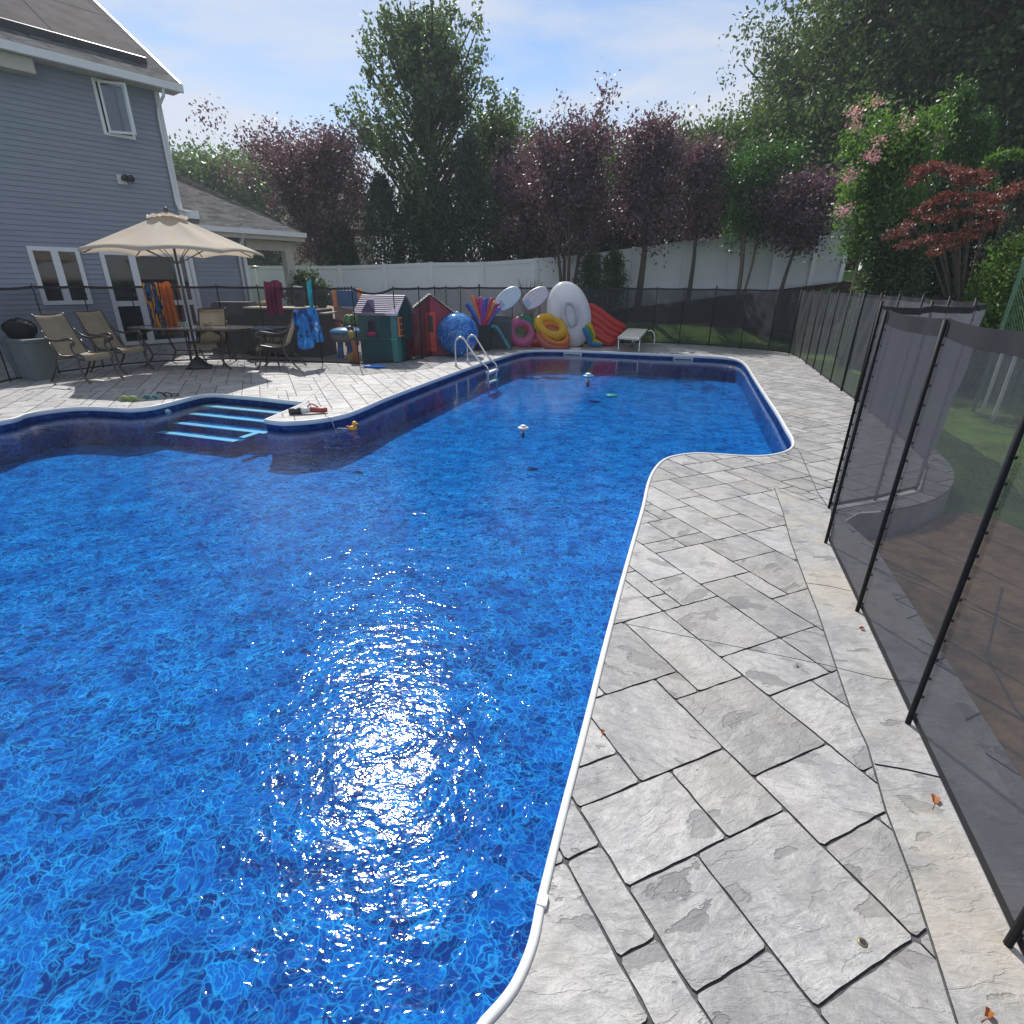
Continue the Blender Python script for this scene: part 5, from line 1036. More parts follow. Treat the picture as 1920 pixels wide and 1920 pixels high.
# dark tarp behind red house
q = Vector((-.6, 14.6, 0)); bb = MB(); bb.add([q + Vector((x, y, z)) for z, k in ((0, 1), (.66, 1), (.80, .75)) for x, y in ((-.55 * k, -.3 * k), (.55 * k, -.3 * k), (.55 * k, .3 * k), (-.55 * k, .3 * k))], [(0, 1, 5, 4), (1, 2, 6, 5), (2, 3, 7, 6), (3, 0, 4, 7), (4, 5, 9, 8), (5, 6, 10, 9), (6, 7, 11, 10), (7, 4, 8, 11), (8, 9, 10, 11)])
tag(bb.build('storage_chest', simple('chest_dark', (0.035, 0.05, 0.05), .5, .2, 5), base=q), 'low dark green chest behind the fence between red playhouse and noodles', 'chest')

# giant ball
def mat_ball():
    m, t, out = new_mat('ball_vinyl'); co = N(t, 'ShaderNodeTexCoord').outputs['Object']
    w_ = N(t, 'ShaderNodeTexNoise', {'Vector': co, 'Scale': 4.2, 'Detail': 4.0, 'Distortion': 2.5}).outputs[0]
    c = ramp(t, w_, [(0.38, (0.01, 0.12, 0.50)), (0.50, (0.02, 0.26, 0.80)), (0.53, (0.22, 0.60, 0.92)), (0.56, (0.015, 0.18, 0.62)), (0.7, (0.02, 0.08, 0.32))])
    p = N(t, 'ShaderNodeBsdfPrincipled', {'Base Color': c, 'Roughness': 0.12, 'Coat Weight': 0.5}); tr = N(t, 'ShaderNodeBsdfTransparent', {'Color': (0.35, 0.65, 1, 1)})
    ms = N(t, 'ShaderNodeMixShader', {0: 0.66, 1: tr.outputs[0], 2: p.outputs[0]}); t.links.new(ms.outputs[0], out.inputs[0]); return m
q = G(856, 672); q.y += .42; bl = thing('inflatable_ball', 'giant clear blue inflatable ball with toy fish print inside', 'inflatable', q); rB = .48
bb = MB(); bb.ball(q + Vector((0, 0, rB)), (rB, rB, rB * .98), None, 40, 24); bb.build('skin', mat_ball(), bl, True)
bb = MB(); bb.ball(q + Vector((0.03, -.05, rB * .95)), (.2, .2, .16), None, 20, 12); bb.build('inner_ball', mat_stripes('inner_print', [(0.05, 0.3, 0.6), (0.6, 0.65, 0.12), (0.02, 0.03, 0.05), (0.7, 0.75, 0.2), (0.05, .3, .5)], 9.0), bl, True)
bb = MB(); bb.tube([q + Vector((0, 0, rB * 1.97)), q + Vector((0, 0, rB * 2.02))], [.05, .03], 12); bb.build('valve', simple('valve_white', (0.8, 0.8, 0.8), .3), bl, True)

# noodle bin
q = G(905, 657); q.y += .1; nbn = thing('noodle_bin', 'square black bin holding pool noodles at the deck edge', 'bin', q)
bb = MB(); w0, w1, hh = .17, .21, .60
for (a, c) in ((0, 1), (1, 2), (2, 3), (3, 0)): pass
P0 = [(-1, -1), (1, -1), (1, 1), (-1, 1)]
bb.add([q + Vector((x * w0, y * w0, 0)) for x, y in P0] + [q + Vector((x * w1, y * w1, hh)) for x, y in P0] + [q + Vector((x * w1 * .9, y * w1 * .9, hh)) for x, y in P0] + [q + Vector((x * w0 * .9, y * w0 * .9, .03)) for x, y in P0], [(3, 2, 1, 0)] + [(k, (k + 1) % 4, 4 + (k + 1) % 4, 4 + k) for k in range(4)] + [(4 + k, 4 + (k + 1) % 4, 8 + (k + 1) % 4, 8 + k) for k in range(4)] + [(8 + k, 8 + (k + 1) % 4, 12 + (k + 1) % 4, 12 + k) for k in range(4)] + [(12, 13, 14, 15)]); bb.build('body', simple('bin_black', (0.022, 0.024, 0.03), .5), nbn)
bb = MB(); bb.tube([q + Vector((x * w1, y * w1, hh)) for x, y in P0 + P0[:1]], .014, 6); bb.build('rim', simple('bin_black', (0.022, 0.024, 0.03), .5), nbn)
NC = {'blue': (0.03, 0.14, 0.62), 'orange': (0.80, 0.20, 0.06), 'red': (0.55, 0.04, 0.08), 'magenta': (0.40, 0.05, 0.30), 'purple': (0.16, 0.07, 0.35), 'yellow': (0.70, 0.35, 0.06), 'royal blue': (0.03, 0.08, 0.42), 'navy': (0.02, 0.06, 0.28)}
ntips = [('blue', 876, 567), ('orange', 885, 554), ('red', 893, 559), ('magenta', 901, 557), ('purple', 909, 560), ('red', 923, 559), ('yellow', 928, 565), ('royal blue', 914, 558), ('purple', 932, 569), ('red', 937, 568), ('blue', 938, 576), ('blue', 882, 577), ('navy', 874, 571)]
pos_words = {876: 'leaning far left', 885: 'standing tallest', 893: 'just right of the orange one', 901: 'thick one in the middle', 909: 'right of the magenta one', 923: 'leaning right, left of the yellow one', 928: 'leaning right', 914: 'upright in the middle', 932: 'leaning right behind the yellow one', 937: 'short, far right', 938: 'lowest at the far right', 882: 'low and curved at the left', 874: 'outermost at the left'}
for k, (c, u, v) in enumerate(ntips):
    T = W(u, v, q.y + random.uniform(-.08, .08)); Bq = q + Vector(((T.x - q.x) * -.25, random.uniform(-.08, .08), .10)); mid = Bq.lerp(T, .55) + Vector(((T.x - q.x) * -.12, 0, .03)); bb = MB()
    bb.tube(crom([Bq, mid, T], 5), .034 if u not in (901, 923) else .042, 10)
    tag(bb.build('pool_noodle', simple('foam_' + c.replace(' ', '_'), NC[c], .6, .08, 10), base=Bq, smooth=True), '%s pool noodle in the black bin, %s' % (c, pos_words[u]), 'pool noodle', 'pool noodles in the bin')
bb = MB(); A = q + Vector((.18, -.1, .55)); bb.tube(crom([A, A + Vector((.16, -.02, .0)), A + Vector((.36, -.04, -.28)), A + Vector((.50, -.1, -.50))], 5), .045, 10); tag(bb.build('pool_noodle', simple('foam_teal', (0.05, 0.20, 0.24), .6), base=A + Vector((.5, -.1, -.55)), smooth=True), 'teal noodle drooping from the bin to the deck behind the pink ring', 'pool noodle', 'pool noodles in the bin')

# kneeboards hung on the fence
def board(label, cu, cv, L_, Wd, tilt, col, Y):
    c = W(cu, cv, Y); t = thing('body_board', label, 'body board', c + Vector((0, 0, -.2)), 'body boards hung on the fence'); M = Matrix.Rotation(R(-12), 3, 'X') @ Matrix.Rotation(R(tilt), 3, 'Y')
    n = 36; pts = []
    for k in range(n):
        a = 2 * math.pi * k / n; x, z = math.cos(a), math.sin(a)
        sx = 1.0; X_ = L_ / 2 * (x if x > -.72 else -.72 - (abs(x) - .72) * .15); Z_ = Wd / 2 * math.copysign(abs(z) ** .8, z) * (1.0 - .12 * (x < 0) * abs(x)); pts.append((X_, Z_))
    bb = MB(); bb.add([c + M @ Vector((x * s_, y, z * s_)) for (s_, y) in ((.94, -.035), (1, -.015), (1, .015), (.94, .03)) for x, z in pts], [tuple(range(n))[::-1], tuple(range(3 * n, 4 * n))] + [(r_ * n + k, r_ * n + (k + 1) % n, (r_ + 1) * n + (k + 1) % n, (r_ + 1) * n + k) for r_ in range(3) for k in range(n)]); bb.build('deck_pad', simple('board_%s' % col, {'blue': (0.50, 0.62, 0.68), 'pink': (0.62, 0.52, 0.54)}[col], .4, .06, 4), t)
    bb = MB()
    for dz in (-.12, -.04, .04, .12): bb.box(c + M @ Vector((.06, -.037, dz)), (L_ * .62, .008, .012), M)
    bb.build('ridge', simple('board_ridge', (0.70, 0.72, 0.74), .4), t)
    bb = MB(); bb.box(c + M @ Vector((-.20 * L_ / .8, -.042, 0)), (.13, .01, .16), M); bb.build('print_square', simple('board_print', (0.30, 0.42, 0.58), .5), t)
board('pale blue body board hung on the fence behind the noodles', 951, 561, .78, .44, -38, 'blue', 14.6)
board('pale pink body board hung on the fence between the blue one and the white float', 1002, 560, .78, .42, -34, 'pink', 14.6)

# inflatables
def vinylmat(name, col, rough=.22): return simple(name, col, rough, .05, 3, coat=.4, trans=.55)
def face(az_out, tilt_back, roll=0):   # maps local xy plane to an upright plane whose normal points to az_out, tilted back
    return Matrix.Rotation(R(180 - az_out), 3, 'Z') @ Matrix.Rotation(R(90 - tilt_back), 3, 'X') @ Matrix.Rotation(R(roll), 3, 'Z')
q = G(985, 652); wm = thing('swim_ring', 'pink watermelon swim ring with glossy green leaf top', 'swim ring', q, 'inflatables heaped at the far end'); c = W(978, 622, q.y + .05)
bb = MB(); bb.torus(c, .275, .125, face(178, 18), 44, 16); bb.build('tube', vinylmat('vinyl_pink', (0.72, 0.22, 0.42)), wm, True)
bb = MB(); M = face(178, 18)
for a, r_ in ((35, .13), (60, .16), (85, .12), (15, .10)): pc = c + M @ Vector((.34 * math.cos(R(a)), .34 * math.sin(R(a)), .09)); bb.ball(pc, (r_, .075, .05), M @ Matrix.Rotation(R(a - 90 + 20), 3, 'Z'), 14, 8)
bb.build('leaf', vinylmat('vinyl_green', (0.02, 0.30, 0.14)), wm, True)
bb = MB(); bb.add([c + M @ Vector(p) for p in ((.02, .10, .02), (.22, -.08, .02), (.20, .16, .02), (.02, .10, .05), (.22, -.08, .05), (.20, .16, .05))], [(0, 1, 2), (5, 4, 3), (0, 3, 4, 1), (1, 4, 5, 2), (2, 5, 3, 0)]); bb.build('flap', vinylmat('vinyl_red', (0.72, 0.07, 0.06)), wm, True)
q = G(1040, 652); c = W(1037, 631, q.y - .10); lw = thing('swim_ring', 'orange and coral striped ring lying under the yellow ring', 'swim ring', q, 'inflatables heaped at the far end')
M = Matrix.Rotation(R(20), 3, 'Y') @ Matrix.Rotation(R(38), 3, 'X')
bb = MB(); bb.torus(c + Vector((0, 0, -.04)), .31, .115, M, 40, 14, 1.12, 1); bb.build('tube', vinylmat('vinyl_coral', (0.80, 0.26, 0.20)), lw, True); bb = MB(); bb.torus(c + M @ Vector((0, 0, .10)), .31, .06, M, 40, 10, 1.15, 1.02, .25, 18); bb.build('fringe', vinylmat('vinyl_orange', (0.85, 0.34, 0.05)), lw, True)
c2 = W(1033, 612, q.y - .02); yr = thing('swim_ring', 'bright yellow ring with small heart print lying on top of the coral ring', 'swim ring', c2 + Vector((0, 0, -.1)), 'inflatables heaped at the far end')
bb = MB(); bb.torus(c2, .29, .105, M, 40, 14, 1.15, 1); bb.build('tube', vinylmat('vinyl_yellow', (0.88, 0.60, 0.02)), yr, True)
bb = MB(); bb.torus(c2 + M @ Vector((0, 0, -.05)), .36, .045, M, 54, 8, 1.15, 1, .5, 22); bb.build('frill', vinylmat('vinyl_yellow', (0.88, 0.60, 0.02)), yr, True)
q = G(1075, 652) + Vector((0, .35, 0)); c = W(1067, 591, q.y); wfm = thing('inflatable_float', 'large white oval inflatable float standing on its rim', 'float', q, 'inflatables heaped at the far end'); M = face(176, 12, 14)
bb = MB(); bb.torus(c, .45, .22, M, 48, 18, .86, 1.28); bb.build('tube', vinylmat('vinyl_white', (0.82, 0.84, 0.87)), wfm, True)
bb = MB(); bb.ball(c + M @ Vector((0, 0, -.02)), (.34, .50, .13), M, 28, 10); fl_ = bb.build('floor', vinylmat('vinyl_white', (0.82, 0.84, 0.87)), wfm, True)
bb = MB(); bb.torus(c + M @ Vector((.02, -.02, .115)), .15, .02, M, 30, 8, .85, 2.0); bb.build('seam', vinylmat('vinyl_white2', (0.62, 0.64, 0.66)), wfm, True)
bb = MB(); bb.tube([c + M @ Vector((.08, -.30, .11)), c + M @ Vector((.08, -.30, .14))], .022, 10); bb.build('valve', simple('valve_grey', (0.4, .35, .33), .4), wfm, True)
# unicorn tail
q = G(1108, 651) + Vector((0, -.05, 0)); tl_ = thing('inflatable_tail', 'rainbow striped inflatable tail between the white float and red lounger', 'float', q, 'inflatables heaped at the far end')
for k, (cn_, cc) in enumerate([('vinyl_yellow', (0.88, 0.60, 0.02)), ('vinyl_lime', (0.12, 0.5, 0.12)), ('vinyl_azure', (0.02, 0.28, 0.62))]):
    o = Vector((-.065 * k, -.04 * k, -.06 * k)); bb = MB(); bb.tube(crom([W(1103, 605, q.y) + o, W(1112, 625, q.y) + o * .9, W(1113, 640, q.y) + o * .6 + Vector((.0, 0, .02)), W(1130, 648, q.y) + Vector((0, -.02 * k, .045 - .015 * k))], 5), [.03, .05] + [.065] * 11 + [.05, .035, .02], 10); bb.build('stripe', vinylmat(cn_, cc), tl_, True)
# red lounger: parallel tubes of an air mattress slumping to the right
q = G(1150, 650) + Vector((0, .15, 0)); rl = thing('air_mattress', 'red ribbed air mattress slumped against the fence', 'air mattress', q, 'inflatables heaped at the far end')
for k in range(5):
    f_ = k / 4; A = W(1103, 572, q.y + .25).lerp(W(1102, 622, q.y - .05), f_); B_ = W(1172, 614, q.y + .25).lerp(W(1150, 651, q.y - .08), f_); A.z = max(A.z, .1); B_.z = max(B_.z, .09)
    bb = MB(); bb.tube(crom([A, A.lerp(B_, .3) + Vector((0, -.02, .0)), A.lerp(B_, .7) + Vector((0, -.03, -.05)), B_], 5), [.05, .085] + [.105] * 11 + [.10, .085, .05], 12); bb.build('chamber', vinylmat('vinyl_scarlet', (0.78, 0.07, 0.055)), rl, True)
# red/coral base float beneath
q = G(1020, 651) + Vector((0, .15, 0)); bb = MB(); bb.ball(q + Vector((0, 0, .09)), (.55, .25, .09), None, 24, 10); bb.tube([q + Vector((.3, 0, .07)), q + Vector((1.05, .02, .07))], .07, 12); tag(bb.build('air_mattress', vinylmat('vinyl_coralred', (0.65, 0.10, 0.09)), base=q, smooth=True), 'flat dark red float lying underneath the heap of rings', 'air mattress', 'inflatables heaped at the far end')
q = G(955, 652) + Vector((0.05, .45, 0)); bb = MB(); bb.box(q + Vector((0, 0, .08)), (.75, .25, .16), None, .02); tag(bb.build('brick_edging', simple('brick', (0.30, 0.17, 0.13), .85, .3, 9, bump=.01), base=q), 'low brick edging piece behind the pink ring', 'brick edging')

# little diving board
q = G(1187, 655); db = thing('diving_board', 'short white topped diving board on bent steel legs', 'diving board', q)
c00, c10, c11, c01 = [G(u, v, z) for u, v, z in ((1158, 632, .34), (1198, 635, .34), (1214, 617, .42), (1182, 616, .42))]
c01 = c00 + (c11 - c10) * 1.0
bb = MB(); th = Vector((0, 0, -.045)); bb.add([c00, c10, c11, c01, c00 + th, c10 + th, c11 + th, c01 + th], [(0, 1, 2, 3), (7, 6, 5, 4), (0, 4, 5, 1), (1, 5, 6, 2), (2, 6, 7, 3), (3, 7, 4, 0)]); bb.build('board', simple('board_cream', (0.66, 0.63, 0.55), .6, .05, 20), db)
for A in (c00.lerp(c01, .12), c10.lerp(c11, .12)):
    bb = MB(); bb.tube(crom([A + Vector((.0, .06, -.05)), A + Vector((0, .0, -.09)), Vector((A.x, A.y - .02, .02)), Vector((A.x, A.y - .02, 0))], 4), .022, 8); bb.build('leg', M_steel, db, True)
for A in (c01, c11):
    e = (c10 - c00).normalized(); bb = MB(); bb.tube(crom([A + Vector((0, -.1, -.055)), A + e * .10 + Vector((0, -.02, -.03)), A + e * .2 + Vector((0, .0, -.10)), Vector((A.x, A.y, 0)) + e * .24 + Vector((0, -.04, .15)), Vector((A.x, A.y - .06, 0)) + e * .2], 4), .022, 8); bb.build('leg', M_steel, db, True)
md = (c00 + c10 + c11 + c01) / 4; bb = MB(); bb.tube([md + Vector((.0, 0, -.04)), Vector((md.x, md.y, 0))], .03, 8); bb.build('leg', M_steel, db, True)

# ================================================================== PLANTS
def leaf_mesh(name, centers, sig, counts, size, mat, parent, off, flat=1.0, droop=0.0, elong=2.0, seed=0, up=0.0, out=None):
    g = np.random.default_rng(seed); C_ = np.repeat(np.array(centers), counts, axis=0); sg = np.repeat(np.array(sig), counts)
    n = len(C_); P = C_ + g.normal(size=(n, 3)) * sg[:, None] * np.array([1, 1, flat])
    a = g.normal(size=(n, 3)); a[:, 2] += up - droop; a /= np.linalg.norm(a, axis=1)[:, None] + 1e-9
    c = g.normal(size=(n, 3)); c = np.cross(a, c); c /= np.linalg.norm(c, axis=1)[:, None] + 1e-9
    s = size * g.uniform(.6, 1.25, n)[:, None]; L_ = a * s * .5; Wd = c * s * .5 / elong
    nrm = np.cross(a, c) * s * .12
    V_ = np.stack([P - L_, P - Wd + nrm, P + L_, P + Wd + nrm], 1).reshape(-1, 3) - np.array(off)
    me = bpy.data.meshes.new(name); me.vertices.add(4 * n); me.vertices.foreach_set('co', V_.ravel().astype(np.float32))
    me.loops.add(4 * n); me.loops.foreach_set('vertex_index', np.arange(4 * n, dtype=np.int32)); me.polygons.add(n)
    me.polygons.foreach_set('loop_start', np.arange(0, 4 * n, 4, dtype=np.int32)); me.update(calc_edges=True); me.materials.append(mat)
    o = bpy.data.objects.new(name, me); COL.objects.link(o); o.parent = parent; return o
def tree(kind, label, base, H, R0, hb, mat, nl=40, prof=None, elev=35, leaves=16000, lsize=.12, trunk_r=.12, stems=1, bark=None, cpl=6, sigma=.16, droop=.3, seed=1, group=None, cat='tree', spread=.22, elong=1.9, flat=1.0, lean=(0, 0), tips=.35, extra=None):
    H *= {'plum_tree': 0.86, 'maple_tree': 0.95}.get(kind, 1.0)
    r = random.Random(seed); base = Vector(base); t = thing(kind, label, cat, base, group); prof = prof or (lambda u: math.sin(math.pi * min(1, (u * .82 + .18))) ** .7)
    bark = bark or M_bark; tb_ = MB(); heads = []
    for s_ in range(stems):
        a = 2 * math.pi * s_ / stems + r.uniform(-.4, .4); k = 0 if stems == 1 else 1; top = base + Vector((k * math.cos(a) * R0 * .35 + lean[0], k * math.sin(a) * R0 * .35 + lean[1], H * (.93 if stems == 1 else r.uniform(.7, .92))))
        b0 = base + Vector((k * math.cos(a) * .08, k * math.sin(a) * .08, -.05)); m1 = b0.lerp(top, .35) + Vector((r.uniform(-.06, .06) * R0, r.uniform(-.06, .06) * R0, 0)); m2 = b0.lerp(top, .7) + Vector((r.uniform(-.06, .06) * R0, r.uniform(-.06, .06) * R0, 0))
        pth = crom([b0, m1, m2, top], 5); rr = trunk_r / (1 if stems == 1 else math.sqrt(stems)); tb_.tube(pth, [rr * (1 - .88 * i / (len(pth) - 1)) for i in range(len(pth))], 8); heads.append(pth)
    cs, sg = [], []
    for i in range(nl):
        u = (i + r.random()) / nl; pth = heads[i % stems]; z0 = hb + (H - hb) * u * .86; f_ = min(1, z0 / (pth[-1].z - base.z)) * (len(pth) - 1); j = min(len(pth) - 2, int(f_)); st_ = pth[j].lerp(pth[j + 1], min(1, f_ - j))
        a = i * 2.39996 + r.uniform(-.3, .3); Lb = R0 * prof(u) * r.uniform(.72, 1.12); e = R(elev + 25 * u + r.uniform(-10, 10)); dv = Vector((math.cos(a) * math.cos(e), math.sin(a) * math.cos(e), math.sin(e)))
        Ll = Lb / max(.35, math.cos(e)) ; Ll = min(Ll, Lb * 1.6); mid = st_ + dv * Ll * .5 + Vector((0, 0, .04 * Ll)); end = st_ + dv * Ll
        if end.z > base.z + H * 1.04: end.z = base.z + H * r.uniform(.96, 1.04)
        bp = crom([st_, mid, end], 3); tb_.tube(bp, [trunk_r * .30 * (1 - .85 * q_i / (len(bp) - 1)) + .004 for q_i in range(len(bp))], 5, False)
        for c in range(cpl):
            w_ = .28 + .78 * (c + r.random()) / cpl; pc = (st_.lerp(mid, w_ * 2) if w_ < .5 else mid.lerp(end, w_ * 2 - 1)); sp = spread * Ll * (.35 + .65 * (1 - abs(w_ - .55)))
            pc = pc + Vector((r.gauss(0, sp), r.gauss(0, sp), r.gauss(0, sp) * .7)); cs.append(tuple(pc)); sg.append(sigma * r.uniform(.6, 1.3) * (1 if w_ < .85 else .6))
        if r.random() < tips:
            for q_i in range(3): pc = end + Vector((0, 0, .16 * q_i * sigma / .16)) + dv * .1 * q_i; cs.append(tuple(pc)); sg.append(sigma * (.5 - .1 * q_i))
    for pth in heads:
        for q_i in range(8): pc = pth[-1] + Vector((r.gauss(0, .1 * R0), r.gauss(0, .1 * R0), r.uniform(-.25, .06) * R0)); cs.append(tuple(pc)); sg.append(sigma * .8)
        for q_i in range(4): pc = pth[-1] + Vector((0, 0, .10 * q_i * R0)); cs.append(tuple(pc)); sg.append(sigma * (.55 - .1 * q_i))
    if extra:
        for p_, s_ in extra: cs.append(tuple(p_)); sg.append(s_)
    tb_.build('trunk', bark, t, True)
    w_ = np.array([s_ ** 2 for s_ in sg]); w_ = w_ / w_.sum(); cn_ = np.maximum(3, (w_ * leaves).astype(int))
    leaf_mesh('crown', cs, sg, cn_, lsize, mat, t, base, flat, droop, elong, seed); return t, cs
def conif(kind, label, base, H, R0, mat, leaves=9000, lsize=.10, seed=1, group=None, z0=0.0, tp=.8, bump=.12, cat='tree', up=1.1):
    r = np.random.default_rng(seed); base = Vector(base); t = thing(kind, label, cat, base, group)
    bb = MB(); bb.tube([base + Vector((0, 0, -.05)), base + Vector((0, 0, H * .9))], [.06 + .02 * H / 4, .01], 7); bb.build('trunk', M_bark, t, True)
    n = leaves // 12; u = r.random(n) ** .85; a = r.random(n) * 6.283; lob = 1 + bump * np.sin(3 * a + 7 * u) + bump * .8 * np.sin(5 * a - 11 * u * H / 3)
    rad = R0 * np.minimum(1, (1 - u) ** tp * 1.05 + .03) * np.minimum(1, .55 + u * 5) * lob * np.where(r.random(n) < .72, r.uniform(.82, 1.05, n), r.uniform(.2, .85, n))
    C_ = np.stack([base.x + rad * np.cos(a), base.y + rad * np.sin(a), base.z + z0 + (H - z0) * u], 1)
    leaf_mesh('crown', C_, np.full(n, .075 + .02 * H / 4), np.full(n, 12), lsize, mat, t, base, 1.4, 0, 2.6, seed, up); return t
def at_px(u, Y, z=None):
    p = W(u, 540, Y); return Vector((p.x, p.y, gz(p.x, p.y) if z is None else z))
def at_top(u, v, Y):
    p = W(u, v, Y); return Vector((p.x, p.y, gz(p.x, p.y)))
def top_h(u, v, Y, base): return W(u, v, Y).z - base.z
# purple plums
PG = 'purple leaved plum trees along the white fence'
def upright(u): return (math.sin(math.pi * min(1, u * .72 + .16)) ** .8) * (1.05 - .42 * u)
b_ = at_px(618, 24.6); tree('plum_tree', 'largest purple leaved plum, leftmost, above the porch roof', b_, top_h(620, 222, 24.6, b_), 2.45, 1.5, F_plum, 64, upright, 42, 25000, .135, .16, 3, seed=21, group=PG, sigma=.24)
b_ = at_px(988, 22.2); tree('plum_tree', 'purple plum half hidden between the dark evergreens and the tall plum', b_, top_h(985, 238, 22.2, b_), 1.5, 1.2, F_plum, 44, upright, 50, 14000, .125, .11, 2, seed=22, group=PG, sigma=.2)
b_ = at_px(1062, 19.4); tree('plum_tree', 'tall multi stemmed purple plum behind the white float', b_, top_h(1075, 180, 19.4, b_), 1.75, 1.7, F_plum, 58, upright, 48, 18000, .12, .15, 4, seed=23, group=PG, sigma=.19)
b_ = at_px(1198, 19.2); tree('plum_tree', 'narrow purple plum with fan of thin limbs behind the diving board', b_, top_h(1203, 196, 19.2, b_), 1.25, 1.8, F_plum, 50, upright, 48, 13000, .12, .13, 1, seed=24, group=PG, sigma=.18)
b_ = at_px(1292, 19.2); tree('plum_tree', 'small sparse topped purple plum right of the narrow one', b_, top_h(1296, 240, 19.2, b_), 1.0, 1.8, F_plum, 36, upright, 45, 7600, .115, .09, 1, seed=25, group=PG, sigma=.16)
b_ = at_px(1462, 18.0); tree('plum_tree', 'short round purple plum, rightmost, before the white fence corner', b_, top_h(1490, 322, 18.0, b_), 1.12, 1.6, F_plum, 40, lambda u: math.sin(math.pi * (u * .8 + .15)) ** .5, 32, 11000, .115, .08, 1, seed=26, group=PG, sigma=.17, lean=(.35, 0))
# green trees in the row
b_ = at_px(818, 25.5); tree('maple_tree', 'tall green maple rising above the whole row in the middle', b_, top_h(815, 12, 25.5, b_), 3.35, 1.8, F_maple, 90, lambda u: (1 - u) ** .75 * 1.12 + .14 if u > .22 else .9, 38, 28000, .18, .26, 1, seed=31, sigma=.19, cpl=6, spread=.11, droop=.6, tips=.8)
b_ = at_px(935, 27.5); tree('maple_tree', 'paler green maple behind and right of the tall one', b_, top_h(940, 205, 27.5, b_), 2.1, 1.6, F_far, 42, None, 40, 14000, .17, .14, 1, seed=32, sigma=.28)
b_ = at_px(1390, 18.9); tree('myrtle_tree', 'green multi stemmed crape myrtle with bare pale trunks', b_, top_h(1395, 292, 18.9, b_), 1.12, 1.5, F_cedar, 40, lambda u: math.sin(math.pi * (u * .8 + .15)) ** .5, 40, 12500, .11, .10, 5, M_bark_pale, seed=33, sigma=.17)
AG = 'dark arborvitae row behind the white fence'
for k, (u, v, Y, R0, lb) in enumerate([(640, 420, 23.6, .95, 'low dark arborvitae at the left end of the row'), (716, 330, 23.4, .95, 'dark arborvitae left of the tall maple'), (772, 372, 23.3, 1.0, 'dark arborvitae below the tall maple'), (830, 360, 23.2, .95, 'dark arborvitae under the maple, right of its trunk'), (880, 262, 22.9, .85, 'slender dark arborvitae column right of the maple trunk'), (948, 275, 22.6, .9, 'pointed dark arborvitae between maple and plums'), (1010, 330, 22.3, .9, 'dark arborvitae behind the left plums'), (1110, 320, 22.0, 1.0, 'dark arborvitae behind the tall plum'), (1165, 345, 22.0, .9, 'dark arborvitae filling the gap between two plums'), (1250, 330, 21.8, 1.0, 'dark arborvitae behind the narrow plum'), (1330, 345, 21.6, 1.0, 'dark arborvitae behind the green myrtle')]):
    b_ = at_top(u, v + 60, Y); conif('arborvitae', lb, b_, top_h(u, v, Y, b_), R0, F_arb, 12000, .13, 40 + k, AG, .2, .55)
# background greenery between and behind
BGG = 'green trees far behind the white fence'
for k, (u, v, Y, R0, lb) in enumerate([(1300, 248, 30, 3.0, 'green tree behind the right hand plums'), (1400, 235, 29, 2.6, 'light green tree at the left foot of the big oaks'), (1160, 290, 33, 2.8, 'green tree seen low between the two plums'), (1040, 270, 34, 2.6, 'green tree far behind the tall plum')]):
    b_ = at_px(u, Y); tree('oak_tree', lb, b_, top_h(u, v, Y, b_), R0, .8, F_far, 46, None, 25, 15000, .2, .2, 1, seed=60 + k, group=BGG, sigma=.4)
for k, (u, v, Y, R0, lb) in enumerate([(385, 312, 46, 4.2, 'distant rounded green tree, leftmost above the porch roof'), (450, 322, 48, 4.0, 'distant green tree in the middle above the porch roof'), (510, 332, 47, 4.0, 'distant green tree next to the large plum'), (575, 320, 52, 4.5, 'distant green tree behind the large plum')]):
    b_ = at_px(u, Y); tree('oak_tree', lb, b_, top_h(u, v, Y, b_), R0, .8, F_far, 46, lambda u: math.sin(math.pi * (u * .75 + .2)) ** .5, 20, 15000, .32, .3, 1, seed=70 + k, group='distant trees behind the house', sigma=.6)
# big oaks on the right
OG = 'tall oaks on the right'
def oakp(u): return math.sin(math.pi * (u * .78 + .16)) ** .5
for k, (u, Y, H, R0, hb, n, lb) in enumerate([(1650, 27, 12.6, 4.2, 1.0, 70000, 'huge dark oak forming the left shoulder of the mass'), (1760, 23, 14.5, 5.4, 1.5, 60000, 'huge dark oak in the middle of the right side'), (1960, 20, 14.0, 5.2, 1.2, 52000, 'huge dark oak cut by the right frame edge'), (1510, 31, 8.8, 3.4, .8, 34000, 'lower paler oak at the outer left of the mass'), (1700, 30, 19.0, 6.0, 5.0, 42000, 'tallest oak reaching over the top of the frame'), (2250, 19, 13, 5, 1, 34000, 'oak just outside the right edge with limbs reaching in')]):
    b_ = at_top(u, 250, Y); tree('oak_tree', lb, b_, H, R0, hb, F_oak, 80, oakp, 22, n, .20, .4, 1, seed=80 + k, group=OG, sigma=.42, cpl=8, spread=.2, droop=.2)
